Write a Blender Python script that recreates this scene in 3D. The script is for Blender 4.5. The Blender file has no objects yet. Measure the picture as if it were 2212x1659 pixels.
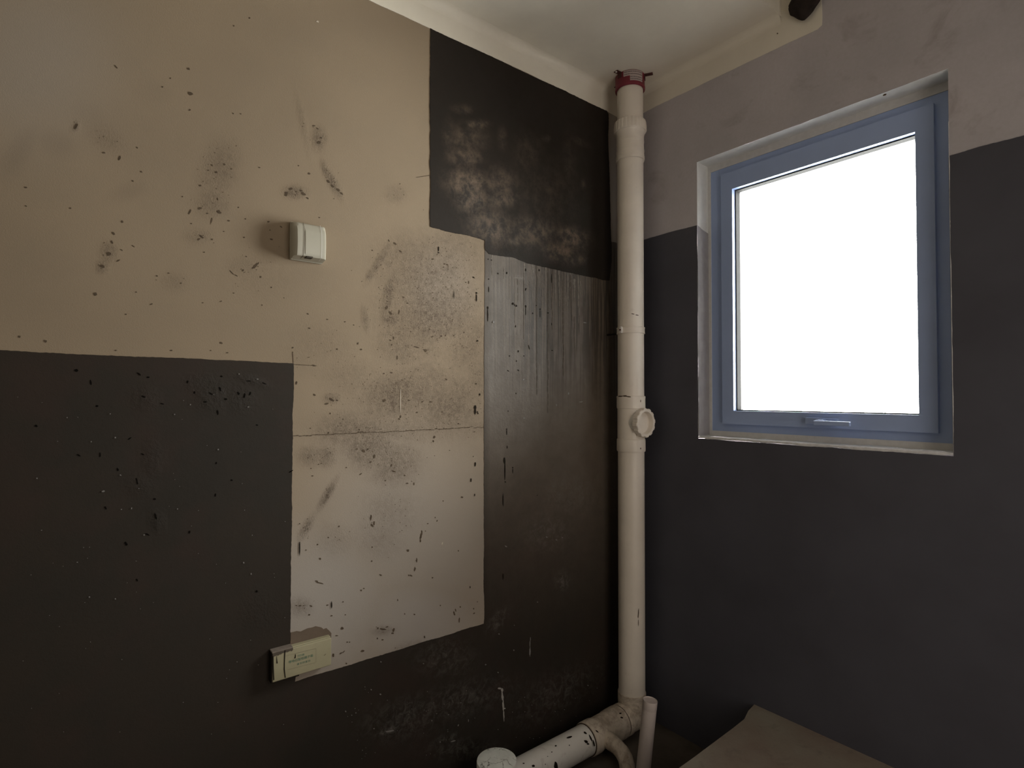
import bpy, bmesh, math, random
import numpy as np
from mathutils import Vector, Matrix
from mathutils.geometry import delaunay_2d_cdt
random.seed(7)
rng = np.random.default_rng(7)
S = bpy.context.scene
COL = S.collection

# ------------------------------------------------------------------ camera
IW, IH = 2212.0, 1659.0
FPX, PITCH, ROLL, YAW = 1200.322, 0.0210399, 0.0013680, -0.9017037
CAM = np.array([1.66867, -1.99215, 0.0])
def _rot():
    fx, fy = math.sin(YAW), math.cos(YAW)
    fw = np.array([math.cos(PITCH)*fx, math.cos(PITCH)*fy, math.sin(PITCH)])
    r = np.array([fy, -fx, 0.0]); u = np.cross(r, fw)
    r2 = math.cos(ROLL)*r + math.sin(ROLL)*u
    u2 = -math.sin(ROLL)*r + math.cos(ROLL)*u
    return r2, u2, fw
CR, CU, CF = _rot()
cd = bpy.data.cameras.new('camera'); cam = bpy.data.objects.new('camera', cd); COL.objects.link(cam)
cd.sensor_width = 36.0; cd.sensor_fit = 'HORIZONTAL'; cd.lens = FPX/IW*36.0
cd.clip_start = 0.02
cam.matrix_world = Matrix(((CR[0], CU[0], -CF[0], CAM[0]), (CR[1], CU[1], -CF[1], CAM[1]),
                           (CR[2], CU[2], -CF[2], CAM[2]), (0, 0, 0, 1)))
S.camera = cam

# ------------------------------------------------------------------ world, lights, exposure
S.view_settings.view_transform = 'Standard'; S.view_settings.look = 'None'
S.view_settings.exposure = 0.0; S.view_settings.gamma = 1.0
S.view_settings.use_curve_mapping = False
w = bpy.data.worlds.new('overcast_sky'); S.world = w; w.use_nodes = True
bgn = w.node_tree.nodes['Background']
bgn.inputs[0].default_value = (1.0, 0.97, 0.945, 1); bgn.inputs[1].default_value = 31.0
S.cycles.max_bounces = 10; S.cycles.diffuse_bounces = 6
def area(name, loc, rot, sx, sy, power, col, portal=False):
    d = bpy.data.lights.new(name, 'AREA'); d.shape = 'RECTANGLE'; d.size = sx; d.size_y = sy
    d.energy = power; d.color = col
    if portal: d.cycles.is_portal = True
    o = bpy.data.objects.new(name, d); COL.objects.link(o); o.location = loc; o.rotation_euler = rot
    return o
area('window_daylight_portal', (0.79, 0.19, 0.385), (math.radians(-90), 0, 0), 0.66, 0.94, 1.0, (1, 1, 1), True)
# added fill light, set in an invented doorway in the unseen right-hand wall
area('doorway_fill_light', (2.50, -1.0, -0.14), (0, math.radians(90), 0), 1.95, 1.0, 13.5, (1.0, 0.89, 0.785))

# ------------------------------------------------------------------ helpers
def ray(x, y):
    return CR*((x-IW/2)/FPX) - CU*((y-IH/2)/FPX) + CF
def pX(x, y, X=0.0):
    r = ray(x, y); return CAM + r*((X-CAM[0])/r[0])
def pY(x, y, Y=0.0):
    r = ray(x, y); return CAM + r*((Y-CAM[1])/r[1])
def pZ(x, y, Z=0.0):
    r = ray(x, y); return CAM + r*((Z-CAM[2])/r[2])
def topx(P):                               # world points (n,3) -> photograph pixels
    v = P - CAM; d = v@CF
    return (v@CR)/d*FPX + IW/2, -(v@CU)/d*FPX + IH/2
def lin(r, g, b):
    f = lambda c: (c/255/12.92) if c/255 <= .04045 else ((c/255+.055)/1.055)**2.4
    return (f(r), f(g), f(b), 1.0)

def mesh_obj(name, verts, faces, mat, parent=None, smooth=False):
    me = bpy.data.meshes.new(name)
    me.from_pydata([tuple(map(float, v)) for v in verts], [], [tuple(int(i) for i in f) for f in faces]); me.update()
    if smooth: me.polygons.foreach_set('use_smooth', [True]*len(me.polygons))
    if mat: me.materials.append(mat)
    o = bpy.data.objects.new(name, me); COL.objects.link(o)
    if parent is not None:
        o.parent = parent
        o.matrix_parent_inverse = Matrix.Translation(parent.location).inverted()
    return o
def bm_obj(name, bm, mat, parent=None, smooth=False, sharp=35):
    me = bpy.data.meshes.new(name); bmesh.ops.recalc_face_normals(bm, faces=bm.faces)
    if smooth:
        for f in bm.faces: f.smooth = True
        for e in bm.edges:
            if len(e.link_faces) == 2 and e.calc_face_angle(0) > math.radians(sharp): e.smooth = False
    bm.to_mesh(me); bm.free()
    me.materials.append(mat)
    o = bpy.data.objects.new(name, me); COL.objects.link(o)
    if parent is not None:
        o.parent = parent
        o.matrix_parent_inverse = Matrix.Translation(parent.location).inverted()
    return o
def thing(name, label, cat, loc=(0, 0, 0), group=None):
    o = bpy.data.objects.new(name, None); COL.objects.link(o); o.location = loc
    o.empty_display_size = 0.05
    o['label'] = label; o['category'] = cat
    if group: o['group'] = group
    return o
def add_box(bm, x0, x1, y0, y1, z0, z1, bev=0.0, seg=2):
    ret = bmesh.ops.create_cube(bm, size=1.0)
    vs = ret['verts']
    for v in vs:
        v.co = Vector(((x0+x1)/2+v.co.x*(x1-x0), (y0+y1)/2+v.co.y*(y1-y0), (z0+z1)/2+v.co.z*(z1-z0)))
    if bev > 0:
        es = list({e for v in vs for e in v.link_edges})
        bmesh.ops.bevel(bm, geom=es, offset=bev, segments=seg, affect='EDGES', profile=0.6)
def frame_of(axis):
    a = Vector(axis).normalized()
    h = Vector((0, 0, 1)) if abs(a.z) < .9 else Vector((1, 0, 0))
    u = a.cross(h).normalized(); v = a.cross(u).normalized()
    return a, u, v
def add_lathe(bm, origin, axis, prof, seg=48, close=False, rfun=None):
    """prof: list of (radius, distance along axis)"""
    a, u, v = frame_of(axis); O = Vector(origin); rings = []
    for j, (r, t) in enumerate(prof):
        ring = []
        for i in range(seg):
            th = 2*math.pi*i/seg
            rr = r*(rfun(th, j) if rfun else 1.0)
            ring.append(bm.verts.new(O + a*t + (u*math.cos(th)+v*math.sin(th))*max(rr, 1e-5)))
        rings.append(ring)
    for k in range(len(rings)-1):
        for i in range(seg):
            j = (i+1) % seg
            bm.faces.new((rings[k][i], rings[k][j], rings[k+1][j], rings[k+1][i]))
    if close:
        bm.faces.new(rings[0]); bm.faces.new(list(reversed(rings[-1])))
def add_tube(bm, pts, rad, seg=24, caps=True):
    pts = [Vector(p) for p in pts]; rings = []
    rads = rad if isinstance(rad, (list, tuple)) else [rad]*len(pts)
    prev = None
    for k, p in enumerate(pts):
        t = (pts[min(k+1, len(pts)-1)] - pts[max(k-1, 0)]).normalized()
        if prev is None:
            _, u, v = frame_of(t)
        else:
            u = (prev - t*prev.dot(t)).normalized(); v = t.cross(u)
        prev = u
        rings.append([bm.verts.new(p + (u*math.cos(2*math.pi*i/seg)+v*math.sin(2*math.pi*i/seg))*rads[k]) for i in range(seg)])
    for k in range(len(rings)-1):
        for i in range(seg):
            j = (i+1) % seg
            bm.faces.new((rings[k][i], rings[k][j], rings[k+1][j], rings[k+1][i]))
    if caps:
        bm.faces.new(rings[0]); bm.faces.new(list(reversed(rings[-1])))
def struct(o): o['kind'] = 'structure'; return o

# ------------------------------------------------------------------ node helpers
class NT:
    def __init__(s, name):
        s.m = bpy.data.materials.new(name); s.m.use_nodes = True
        s.t = s.m.node_tree; s.t.nodes.clear()
        s.out = s.n('ShaderNodeOutputMaterial'); s.b = s.n('ShaderNodeBsdfPrincipled')
        s.t.links.new(s.b.outputs[0], s.out.inputs[0])
        s.co = s.n('ShaderNodeNewGeometry').outputs['Position']
    def n(s, k): return s.t.nodes.new(k)
    def L(s, a, b):
        if isinstance(a, (int, float)): b.default_value = a
        elif isinstance(a, tuple): b.default_value = a
        else: s.t.links.new(a, b)
    def noise(s, scale, detail=4, rough=.6, dist=0., vec=None, off=None):
        v = vec or s.co
        if off: v = s.mapping(v, off=off)
        n = s.n('ShaderNodeTexNoise'); s.L(v, n.inputs['Vector'])
        n.inputs['Scale'].default_value = scale; n.inputs['Detail'].default_value = detail
        n.inputs['Roughness'].default_value = rough; n.inputs['Distortion'].default_value = dist
        return n.outputs['Fac']
    def mapping(s, v=None, off=(0, 0, 0), sc=(1, 1, 1), rot=(0, 0, 0)):
        m = s.n('ShaderNodeMapping'); s.L(v or s.co, m.inputs['Vector'])
        m.inputs['Location'].default_value = off; m.inputs['Scale'].default_value = sc
        m.inputs['Rotation'].default_value = rot
        return m.outputs[0]
    def rng(s, v, a, b, c=0., d=1.):
        m = s.n('ShaderNodeMapRange'); s.L(v, m.inputs[0])
        for i, x in enumerate((a, b, c, d)): m.inputs[i+1].default_value = x
        return m.outputs[0]
    def M(s, op, a, b=0., c=0.):
        m = s.n('ShaderNodeMath'); m.operation = op
        for i, x in enumerate((a, b, c)): s.L(x, m.inputs[i])
        return m.outputs[0]
    def mix(s, f, a, b, mode='MIX'):
        m = s.n('ShaderNodeMix'); m.data_type = 'RGBA'; m.blend_type = mode
        s.L(f, m.inputs[0]); s.L(a, m.inputs[6]); s.L(b, m.inputs[7])
        return m.outputs[2]
    def attr(s, name):
        a = s.n('ShaderNodeAttribute'); a.attribute_name = name; return a.outputs['Fac']
    def bump(s, h, strength=.3, dist=.001):
        b = s.n('ShaderNodeBump'); s.L(h, b.inputs['Height'])
        b.inputs['Strength'].default_value = strength; b.inputs['Distance'].default_value = dist
        s.t.links.new(b.outputs[0], s.b.inputs['Normal'])
    def done(s, col, rough=.8, spec=.3):
        s.L(col, s.b.inputs['Base Color']); s.L(rough, s.b.inputs['Roughness'])
        s.L(spec, s.b.inputs['Specular IOR Level'])
        return s.m
def simple(name, col, rough=.6, var=.12, scale=30, spec=.4, bump=0.0):
    t = NT(name); n = t.noise(scale, 5)
    c2 = tuple(x*(1-var*2.2) for x in col[:3])+(1,)
    if bump: t.bump(t.noise(scale*6, 4), bump, .0008)
    return t.done(t.mix(t.rng(n, .3, .75), col, c2), rough, spec)

# plaster of the left wall: cloudy, with soot-brown trowel stains given by the 'soot' attribute
def mat_plaster():
    t = NT('bare_plaster')
    big = t.noise(2.2, 3, .55); mid = t.noise(9, 5, .6, .4); fine = t.noise(140, 4, .7)
    base = t.mix(t.rng(big, .35, .68), (.298, .232, .160, 1), (.264, .205, .141, 1))
    base = t.mix(t.rng(mid, .5, .8, 0, .30), base, (.25, .206, .150, 1))
    base = t.mix(t.rng(fine, .3, .7, 0, .16), base, (.25, .215, .165, 1))
    soot = t.attr('soot'); tone = t.attr('tone'); rose = t.attr('rose')
    base = t.mix(tone, base, (.215, .168, .120, 1))
    base = t.mix(rose, base, (.385, .360, .335, 1))
    n1 = t.noise(62, 9, .76, .3); n2 = t.noise(300, 5, .78, .4); n3 = t.noise(13, 6, .65, .5); n4 = t.noise(700, 3, .8)
    a = t.M('MULTIPLY', soot, t.rng(n1, .34, .60)); a = t.M('MULTIPLY', a, t.rng(n3, .3, .58, .3, 1))
    col = t.mix(t.M('MULTIPLY', a, .92), base, (.098, .070, .050, 1))
    th = t.M('SUBTRACT', .71, t.M('MULTIPLY', soot, .19))
    sp = t.M('MULTIPLY', t.rng(t.M('SUBTRACT', n2, th), 0, .04), t.rng(soot, .05, .3))
    col = t.mix(t.M('MULTIPLY', t.M('MULTIPLY', t.rng(n4, .45, .75), t.rng(soot, .05, .5)), .55), col, (.12, .09, .065, 1))
    col = t.mix(t.M('MULTIPLY', sp, .8), col, (.075, .055, .04, 1))
    lt = t.M('MULTIPLY', t.rng(t.noise(230, 5, .78, .4, off=(3, 1, 2)), .56, .64), t.rng(soot, .15, .5))
    col = t.mix(t.M('MULTIPLY', lt, .35), col, (.42, .36, .29, 1))
    sc = t.noise(170, 6, .72, .25, vec=t.mapping(rot=(.7, 0, 0), sc=(1, 1.5, .9)))
    h = t.M('ADD', t.M('MULTIPLY', sc, t.M('ADD', .22, t.M('MULTIPLY', soot, 4.0))), t.M('MULTIPLY', t.noise(400, 3), .25))
    t.bump(h, .55, .0016)
    return t.done(col, .85, .2)
# dark waterproof coating: 'thin' = thinly brushed and lighter, 'wear' = brownish rubbed places
def mat_coat():
    t = NT('waterproof_coating')
    big = t.noise(3.0, 4, .6); mid = t.noise(16, 6, .65, .5)
    base = t.mix(t.rng(big, .38, .62), (.032, .0250, .0190, 1), (.027, .023, .0185, 1))
    base = t.mix(t.rng(t.noise(4.5, 3, off=(5, 2, 1)), .5, .65, 0, .5), base, (.038, .025, .020, 1))
    deep = t.attr('deep'); base = t.mix(deep, base, (.021, .0165, .0130, 1))
    thin = t.attr('thin'); wear = t.attr('wear'); dust = t.attr('dust'); drip = t.attr('streak')
    tc = t.mix(t.rng(mid, .35, .7), (.128, .103, .079, 1), (.100, .081, .062, 1))
    st = t.noise(1.0, 4, .65, 0., vec=t.mapping(sc=(1, 75, 2.2)))
    tc = t.mix(t.M('MULTIPLY', drip, t.rng(st, .47, .54, 0, .85)), tc, (.050, .042, .035, 1))
    st2 = t.noise(1.0, 3, .6, 0., vec=t.mapping(sc=(1, 120, 3.0), off=(0, 3, 1)))
    tc = t.mix(t.M('MULTIPLY', drip, t.rng(st2, .60, .68, 0, .5)), tc, (.19, .165, .14, 1))
    col = t.mix(thin, base, tc)
    wn = t.M('MULTIPLY', wear, t.rng(t.noise(22, 9, .74, .15), .42, .62, .05, .85))
    col = t.mix(wn, col, (.205, .147, .100, 1))
    dn = t.M('MULTIPLY', dust, t.rng(t.noise(38, 8, .75, .8), .45, .68))
    col = t.mix(dn, col, (.26, .245, .225, 1))
    rough = t.attr('rough')
    h = t.M('ADD', t.M('MULTIPLY', t.noise(75, 6, .72, .2), t.M('ADD', .35, t.M('MULTIPLY', rough, 6.0))),
            t.M('MULTIPLY', t.noise(320, 3), .15))
    t.bump(h, .5, .0018)
    return t.done(col, t.M('SUBTRACT', t.rng(mid, .3, .7, .58, .70), t.M('MULTIPLY', t.M('MAXIMUM', thin, t.M('MULTIPLY', wear, .8)), .12)), t.M('ADD', .16, t.M('MULTIPLY', t.M('MAXIMUM', thin, wear), .20)))
M_PLASTER = mat_plaster(); M_COAT = mat_coat()
def mat_gray_wall():
    t = NT('grey_plaster')
    base = t.mix(t.rng(t.noise(2.6, 4), .35, .68), (.53, .50, .525, 1), (.44, .42, .44, 1))
    base = t.mix(t.rng(t.noise(8, 5, .6, .6, off=(2, 2, 7)), .56, .72, 0, .45), base, (.24, .20, .19, 1))
    base = t.mix(t.rng(t.noise(90, 4), .35, .7, 0, .15), base, (.3, .27, .24, 1))
    t.bump(t.noise(60, 6, .7), .3, .001)
    return t.done(base, .85, .2)
def mat_window_coat():
    t = NT('window_wall_coating')
    base = t.mix(t.rng(t.noise(2.5, 4), .35, .68), (.076, .077, .096, 1), (.060, .060, .075, 1))  # lighter, bluer than the coating itself: window glare put into the colour
    base = t.mix(t.rng(t.noise(11, 7, .7, .6, off=(1, 5, 3)), .64, .78, 0, .35), base, (.12, .11, .11, 1))
    t.bump(t.noise(80, 6, .7), .25, .001)
    return t.done(base, .62, .35)
M_GRAY = mat_gray_wall(); M_WCOAT = mat_window_coat()
M_WHITE = simple('white_ceiling_paint', (.80, .755, .655, 1), .8, .05, 5, .2, .15)
M_REVEAL = simple('reveal_plaster', (.76, .77, .75, 1), .85, .06, 22, .2, .4)
M_REVEAL_COAT = simple('reveal_thin_coating', (.36, .35, .36, 1), .75, .08, 24, .3, .3)
M_MORTAR = simple('frame_joint_mortar', (.66, .66, .66, 1), .85, .06, 40, .2, .4)
M_SILL = simple('rough_sill_edge', (.74, .74, .75, 1), .85, .12, 60, .2, .5)
M_PATCH = simple('damp_mortar', (.155, .118, .088, 1), .9, .06, 30, .2, .3)
M_FRAME = simple('glare_tinted_aluminium', (.33, .43, .68, 1), .45, .03, 8, .45)  # grey frame; the blue paints in the window's glare
M_GASKET = simple('black_rubber', (.012, .012, .012, 1), .8, .05, 20)
M_SMOOTHFLOOR = simple('sunken_floor_screed', (.105, .088, .072, 1), .8, .25, 7, .3, .5)
M_FAR = simple('back_room_plaster', (.42, .37, .31, 1), .85, .08, 5)
M_DARKMARK = simple('black_paint_marks', (.020, .016, .012, 1), .9, .1, 60, .08)
M_PIT = simple('pit_brown', (.115, .086, .060, 1), .95, .2, 90, .05)
M_LIGHTMARK = simple('pale_plaster_flecks', (.42, .40, .37, 1), .8, .1, 60)
M_SCUFF = simple('scratch_pale', (.55, .48, .39, 1), .8, .05, 60)
M_DUSTY = simple('dull_plaster_drip', (.22, .21, .20, 1), .8, .1, 60)
def mat_slab():
    t = NT('cement_screed')
    base = t.mix(t.rng(t.noise(3.4, 5), .35, .65), (.27, .25, .205, 1), (.215, .165, .135, 1))
    base = t.mix(t.rng(t.noise(15, 6, .7, .5), .55, .75, 0, .5), base, (.12, .09, .075, 1))
    t.bump(t.noise(120, 6, .7), .5, .002)
    return t.done(base, .85, .2)
M_SLAB = mat_slab()
def mat_pvc(name, dirt, col=(.78, .715, .63, 1)):
    t = NT(name)
    base = t.mix(t.rng(t.noise(6, 4), .35, .7), col, tuple(x*.90 for x in col[:3])+(1,))
    base = t.mix(t.rng(t.noise(26, 7, .7, .6), .62-.16*dirt, .80-.12*dirt, 0, .25+.6*dirt), base, (.23, .155, .10, 1))
    if dirt > .4:
        base = t.mix(t.rng(t.noise(9, 6, .7, 1., off=(1, 4, 4)), .50, .66, 0, .75), base, (.30, .24, .185, 1))
    t.bump(t.noise(200, 4), .08, .0006)
    return t.done(base, .38 if dirt < .4 else .6, .45)
M_PVC = mat_pvc('cream_pvc', .0); M_PVC_DIRTY = mat_pvc('dirty_pvc', .85, (.70, .62, .52, 1))
M_PVC_LOW = mat_pvc('splashed_pvc', .30, (.84, .82, .77, 1))
M_PVC_THIN = mat_pvc('pinkish_pvc', .0, (.60, .53, .50, 1))
M_RED = simple('red_collar_paint', (.20, .026, .042, 1), .45, .08, 25)
M_STICKER = simple('sticker_paper', (.50, .42, .40, 1), .7, .05, 30)
M_PRINT = simple('sticker_print', (.13, .10, .10, 1), .7, .05, 30)
M_RUST = simple('rusty_tab', (.10, .035, .03, 1), .7, .2, 60)
M_STEEL = simple('bright_steel', (.72, .69, .66, 1), .4, .03, 30)
M_SOCKET = simple('ivory_plastic', (.45, .43, .355, 1), .35, .03, 12, .5)
M_SOCKET_D = simple('slot_dark', (.06, .05, .035, 1), .7, .03, 12)
M_LID = simple('yellowed_plastic', (.375, .345, .225, 1), .45, .05, 20, .4)
M_GREEN = simple('green_print', (.11, .20, .135, 1), .6, .05, 60)
M_SMEAR = simple('grey_coat_smear', (.23, .19, .16, 1), .7, .15, 60, .3, .3)
M_BROWN = simple('dark_brown_foam', (.035, .024, .021, 1), .8, .3, 40, .3, .6)
M_PUTTY = None
def mat_putty():
    t = NT('putty_on_cap')
    base = t.mix(t.rng(t.noise(30, 6), .35, .7), (.86, .90, .86, 1), (.74, .78, .74, 1))
    cr = t.n('ShaderNodeTexVoronoi'); cr.feature = 'DISTANCE_TO_EDGE'; cr.inputs['Scale'].default_value = 26
    d = t.n('ShaderNodeVectorMath'); d.operation = 'ADD'
    nz = t.n('ShaderNodeTexNoise'); nz.inputs['Scale'].default_value = 50; t.L(t.co, nz.inputs['Vector'])
    sc = t.n('ShaderNodeVectorMath'); sc.operation = 'SCALE'; sc.inputs['Scale'].default_value = .03
    t.L(nz.outputs['Color'], sc.inputs[0]); t.L(t.co, d.inputs[0]); t.L(sc.outputs[0], d.inputs[1])
    t.L(d.outputs[0], cr.inputs['Vector'])
    msk = t.rng(t.noise(14, 3), .47, .56)
    line = t.M('MULTIPLY', t.rng(cr.outputs['Distance'], .0, .035, 1, 0), msk)
    base = t.mix(t.M('MULTIPLY', line, .85), base, (.07, .06, .05, 1))
    t.bump(t.M('SUBTRACT', t.noise(60, 5), line), .6, .002)
    return t.done(base, .8, .2)
M_PUTTY = mat_putty()
def mat_glass():
    t = NT('clear_glass'); t.t.nodes.remove(t.b)
    tr = t.n('ShaderNodeBsdfTransparent'); gl = t.n('ShaderNodeBsdfGlossy'); gl.inputs['Roughness'].default_value = .02
    tr.inputs[0].default_value = (.95, .97, .96, 1)
    fr = t.n('ShaderNodeFresnel'); fr.inputs[0].default_value = 1.45
    mx = t.n('ShaderNodeMixShader'); t.L(fr.outputs[0], mx.inputs[0])
    t.t.links.new(tr.outputs[0], mx.inputs[1]); t.t.links.new(gl.outputs[0], mx.inputs[2])
    t.t.links.new(mx.outputs[0], t.out.inputs[0]); return t.m
M_GLASS = mat_glass()

# ------------------------------------------------------------------ painting masks by what the photograph shows
def blobs(px, py, lst):
    a = np.zeros_like(px)
    for (x, y, rx, ry, ang, s) in lst:
        c, sn = math.cos(math.radians(ang)), math.sin(math.radians(ang))
        dx, dy = px-x, py-y
        u = (dx*c + dy*sn)/rx; v = (-dx*sn + dy*c)/ry
        a = np.maximum(a, s*np.exp(-(u*u+v*v)**1.3))
    return a
def set_attr(o, name, arr):
    at = o.data.attributes.new(name, 'FLOAT', 'POINT'); at.data.foreach_set('value', np.clip(arr, 0, 1).astype(np.float32))

ZF, ZS, ZC, ZN = -1.405, -1.138, 1.373, 1.95      # low floor, slab, ceiling, upper ceiling
YB, XR = -3.30, 2.35
# ------------------------------------------------------------------ left wall (plane X = 0)
SOOT = [(905, 590, 95, 75, 30, .75), (960, 560, 90, 70, 0, .65), (930, 680, 110, 90, 0, .85), (1010, 740, 70, 70, 0, .6),
        (870, 740, 60, 60, 0, .6), (860, 855, 90, 50, -15, .9), (970, 870, 70, 70, 0, .8), (900, 820, 110, 40, -10, .6),
        (760, 930, 80, 40, 0, .75), (800, 970, 60, 45, 20, .8), (850, 1000, 60, 50, 0, .65), (670, 985, 28, 22, 0, .7),
        (705, 985, 22, 22, 0, .8), (840, 640, 14, 55, 12, 1.0), (845, 690, 28, 16, 10, 1.0), (820, 565, 10, 50, 30, .85),
        (797, 595, 6, 16, 20, .7), (790, 690, 9, 30, -10, .6), (718, 860, 18, 12, 0, .8), (638, 415, 24, 14, 0, .85),
        (690, 300, 16, 26, 0, .7), (720, 395, 9, 36, -28, .95), (705, 370, 7, 24, -20, .8), (855, 420, 24, 20, 0, .4),
        (709, 1067, 8, 36, 31, 1.0), (663, 1139, 9, 27, 30, 1.0), (820, 1160, 50, 45, 20, .35), (840, 1100, 60, 60, 0, .3),
        (650, 1310, 25, 20, 0, .55), (725, 1165, 45, 35, 0, .25), (475, 365, 40, 60, 20, .45), (460, 440, 34, 30, 0, .45),
        (236, 545, 18, 20, 0, .6), (222, 575, 12, 14, 0, .7), (235, 300, 40, 24, 30, .3), (165, 273, 6, 12, 25, .6),
        (430, 510, 30, 16, 0, .4), (530, 575, 40, 22, 0, .3), (378, 610, 30, 20, 0, .25), (830, 1362, 26, 10, 0, .5),
        (880, 1400, 40, 12, -18, .4), (655, 270, 7, 70, -12, .3), (1000, 920, 60, 30, 0, .4), (990, 640, 60, 110, 0, .45),
        (770, 820, 90, 50, 20, .3), (700, 760, 90, 60, 20, .2), (1030, 800, 30, 110, 0, .5), (560, 600, 80, 60, 0, .15), (880, 920, 140, 40, -3, .5)]
TONE = [(40, 330, 26, 60, 35, .55), (125, 310, 45, 30, 20, .50), (280, 412, 42, 20, -20, .45), (300, 300, 160, 90, 20, .25),
        (500, 160, 120, 90, 0, .28), (80, 620, 160, 140, 0, .30), (150, 700, 200, 60, 0, .22), (610, 250, 60, 120, 0, .15),
        (200, 250, 50, 30, 20, .35), (640, 60, 200, 60, 0, .22), (330, 200, 60, 30, 0, .2), (790, 40, 120, 50, 0, .3),
        (1010, 1420, 140, 60, -15, .2), (700, 1190, 80, 60, 20, .2), (480, 380, 70, 90, 0, .25)]
ROSE = [(1325, 380, 14, 190, 0, 1.), (900, 1350, 160, 120, 0, .8), (60, 120, 190, 190, 0, .30), (700, 1320, 200, 200, 0, .75), (900, 1200, 260, 260, 0, .55), (960, 620, 70, 90, 0, .25), (860, 1000, 200, 100, 0, .3)]
ny, nz = 420, 350
ys = np.linspace(YB, 0, ny); zs = np.linspace(ZF, ZC, nz)
Yg, Zg = np.meshgrid(ys, zs); P = np.stack([np.zeros(ny*nz), Yg.ravel(), Zg.ravel()], 1)
idx = np.arange(ny*nz).reshape(nz, ny)
F = np.stack([idx[:-1, :-1].ravel(), idx[:-1, 1:].ravel(), idx[1:, 1:].ravel(), idx[1:, :-1].ravel()], 1)
verts = P.tolist(); b0 = len(verts)
verts += [[-.2, YB, ZF], [-.2, 0, ZF], [-.2, 0, ZN], [-.2, YB, ZN], [0, YB, ZN], [0, 0, ZN]]
c = (idx[0, 0], idx[0, -1], idx[-1, -1], idx[-1, 0])
faces = F.tolist() + [[b0+3, b0+2, b0+1, b0]]
wall_left = struct(mesh_obj('wall_left', verts, faces, M_PLASTER, smooth=True))
front = np.maximum((P - CAM)@CF, .05)
px, py = topx(np.where(((P-CAM)@CF)[:, None] > .05, P, CAM+CF))
behind = ((P - CAM)@CF) < .1
def pad(a): a = a.copy(); a[behind] = 0; return np.concatenate([a, np.zeros(6)])
set_attr(wall_left, 'soot', pad(blobs(px, py, SOOT)))
set_attr(wall_left, 'tone', pad(blobs(px, py, TONE)))
set_attr(wall_left, 'rose', pad(blobs(px, py, ROSE)))

def ragged(poly, step=.006, amp=.0012, seed=0):
    """subdivide a closed polygon and make its edge slightly uneven like a brushed line"""
    r = np.random.default_rng(seed); out = []
    n = len(poly); k = 0.0
    for i in range(n):
        a = np.array(poly[i], float); b = np.array(poly[(i+1) % n], float)
        L = np.linalg.norm(b-a); m = max(1, int(L/step)); d = (b-a)/L; nn = np.array([-d[1], d[0]])
        x = np.arange(m)
        w = np.interp(x, np.arange(0, m+12, 12), r.normal(0, 1, len(np.arange(0, m+12, 12))))*.7
        w = w + np.interp(x, np.arange(0, m+4, 4), r.normal(0, 1, len(np.arange(0, m+4, 4))))*.4 + r.normal(0, .25, m)
        w[0] = 0; fade = np.minimum(1, np.minimum(x, m-x)/3.0)
        for j in range(m):
            out.append(a + d*(L*j/m) + nn*w[j]*amp*fade[j])
    return out
def inside(poly, X, Y):
    p = np.array(poly); r = np.zeros(X.shape, bool); j = len(p)-1
    for i in range(len(p)):
        xi, yi = p[i]; xj, yj = p[j]
        cnd = ((yi > Y) != (yj > Y)) & (X < (xj-xi)*(Y-yi)/(yj-yi+1e-12)+xi)
        r ^= cnd; j = i
    return r
def film(name, poly, conv, off, mat, parent, grid=None, amp=.0012, seed=0, step=.006):
    """a thin film lying on a wall: poly in wall coordinates, conv(u,v,depth)->xyz"""
    bd = ragged(poly, step, amp, seed); nb = len(bd)
    pts = [Vector(p) for p in bd]
    if grid:
        a = np.array(bd); lo = a.min(0); hi = a.max(0)
        gx = np.arange(lo[0]+grid/2, hi[0], grid); gy = np.arange(lo[1]+grid/2, hi[1], grid)
        GX, GY = np.meshgrid(gx, gy); m = inside(poly, GX, GY)
        pts += [Vector((x, y)) for x, y in zip(GX[m], GY[m])]
    vs, es, fs, ov, oe, of = delaunay_2d_cdt(pts, [], [list(range(nb))], 1, 1e-6)
    V = [conv(v[0], v[1], off) for v in vs]; Fc = [list(f) for f in fs]
    base = len(V); bidx = {}
    for i, o_ in enumerate(ov):
        for q in o_:
            if q < nb: bidx[q] = i
    ring = [bidx[i] for i in range(nb) if i in bidx]
    for i in ring: V.append(conv(vs[i][0], vs[i][1], 0.0))
    m = len(ring)
    for k in range(m): Fc.append([ring[k], ring[(k+1) % m], base+(k+1) % m, base+k])
    o = mesh_obj(name, V, Fc, mat, parent)
    bm = bmesh.new(); bm.from_mesh(o.data); bmesh.ops.recalc_face_normals(bm, faces=bm.faces)
    bm.to_mesh(o.data); bm.free()
    return o
cL = lambda u, v, d: (d, u, v)              # left wall: u = Y, v = Z
cR = lambda u, v, d: (u, -d, v)             # right wall: u = X, v = Z
def pxpoly(pts, plane='L'):
    out = []
    for x, y in pts:
        q = pX(x, y) if plane == 'L' else pY(x, y)
        out.append((q[1], q[2]) if plane == 'L' else (q[0], q[2]))
    return out
def coat_attrs(o, **kw):
    n = len(o.data.vertices); a = np.empty(n*3); o.data.vertices.foreach_get('co', a); a = a.reshape(-1, 3)
    ok = ((a-CAM)@CF) > .1; q = np.where(ok[:, None], a, CAM+CF); X, Y = topx(q)
    for k in ('thin', 'wear', 'dust', 'streak', 'rough', 'deep'):
        v = kw[k](X, Y, a) if k in kw else np.zeros(n)
        v = np.where(ok, v, 0); set_attr(o, k, v)
sm = lambda x, a, b: np.clip((x-a)/(b-a), 0, 1)**2*(3-2*np.clip((x-a)/(b-a), 0, 1))

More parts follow.
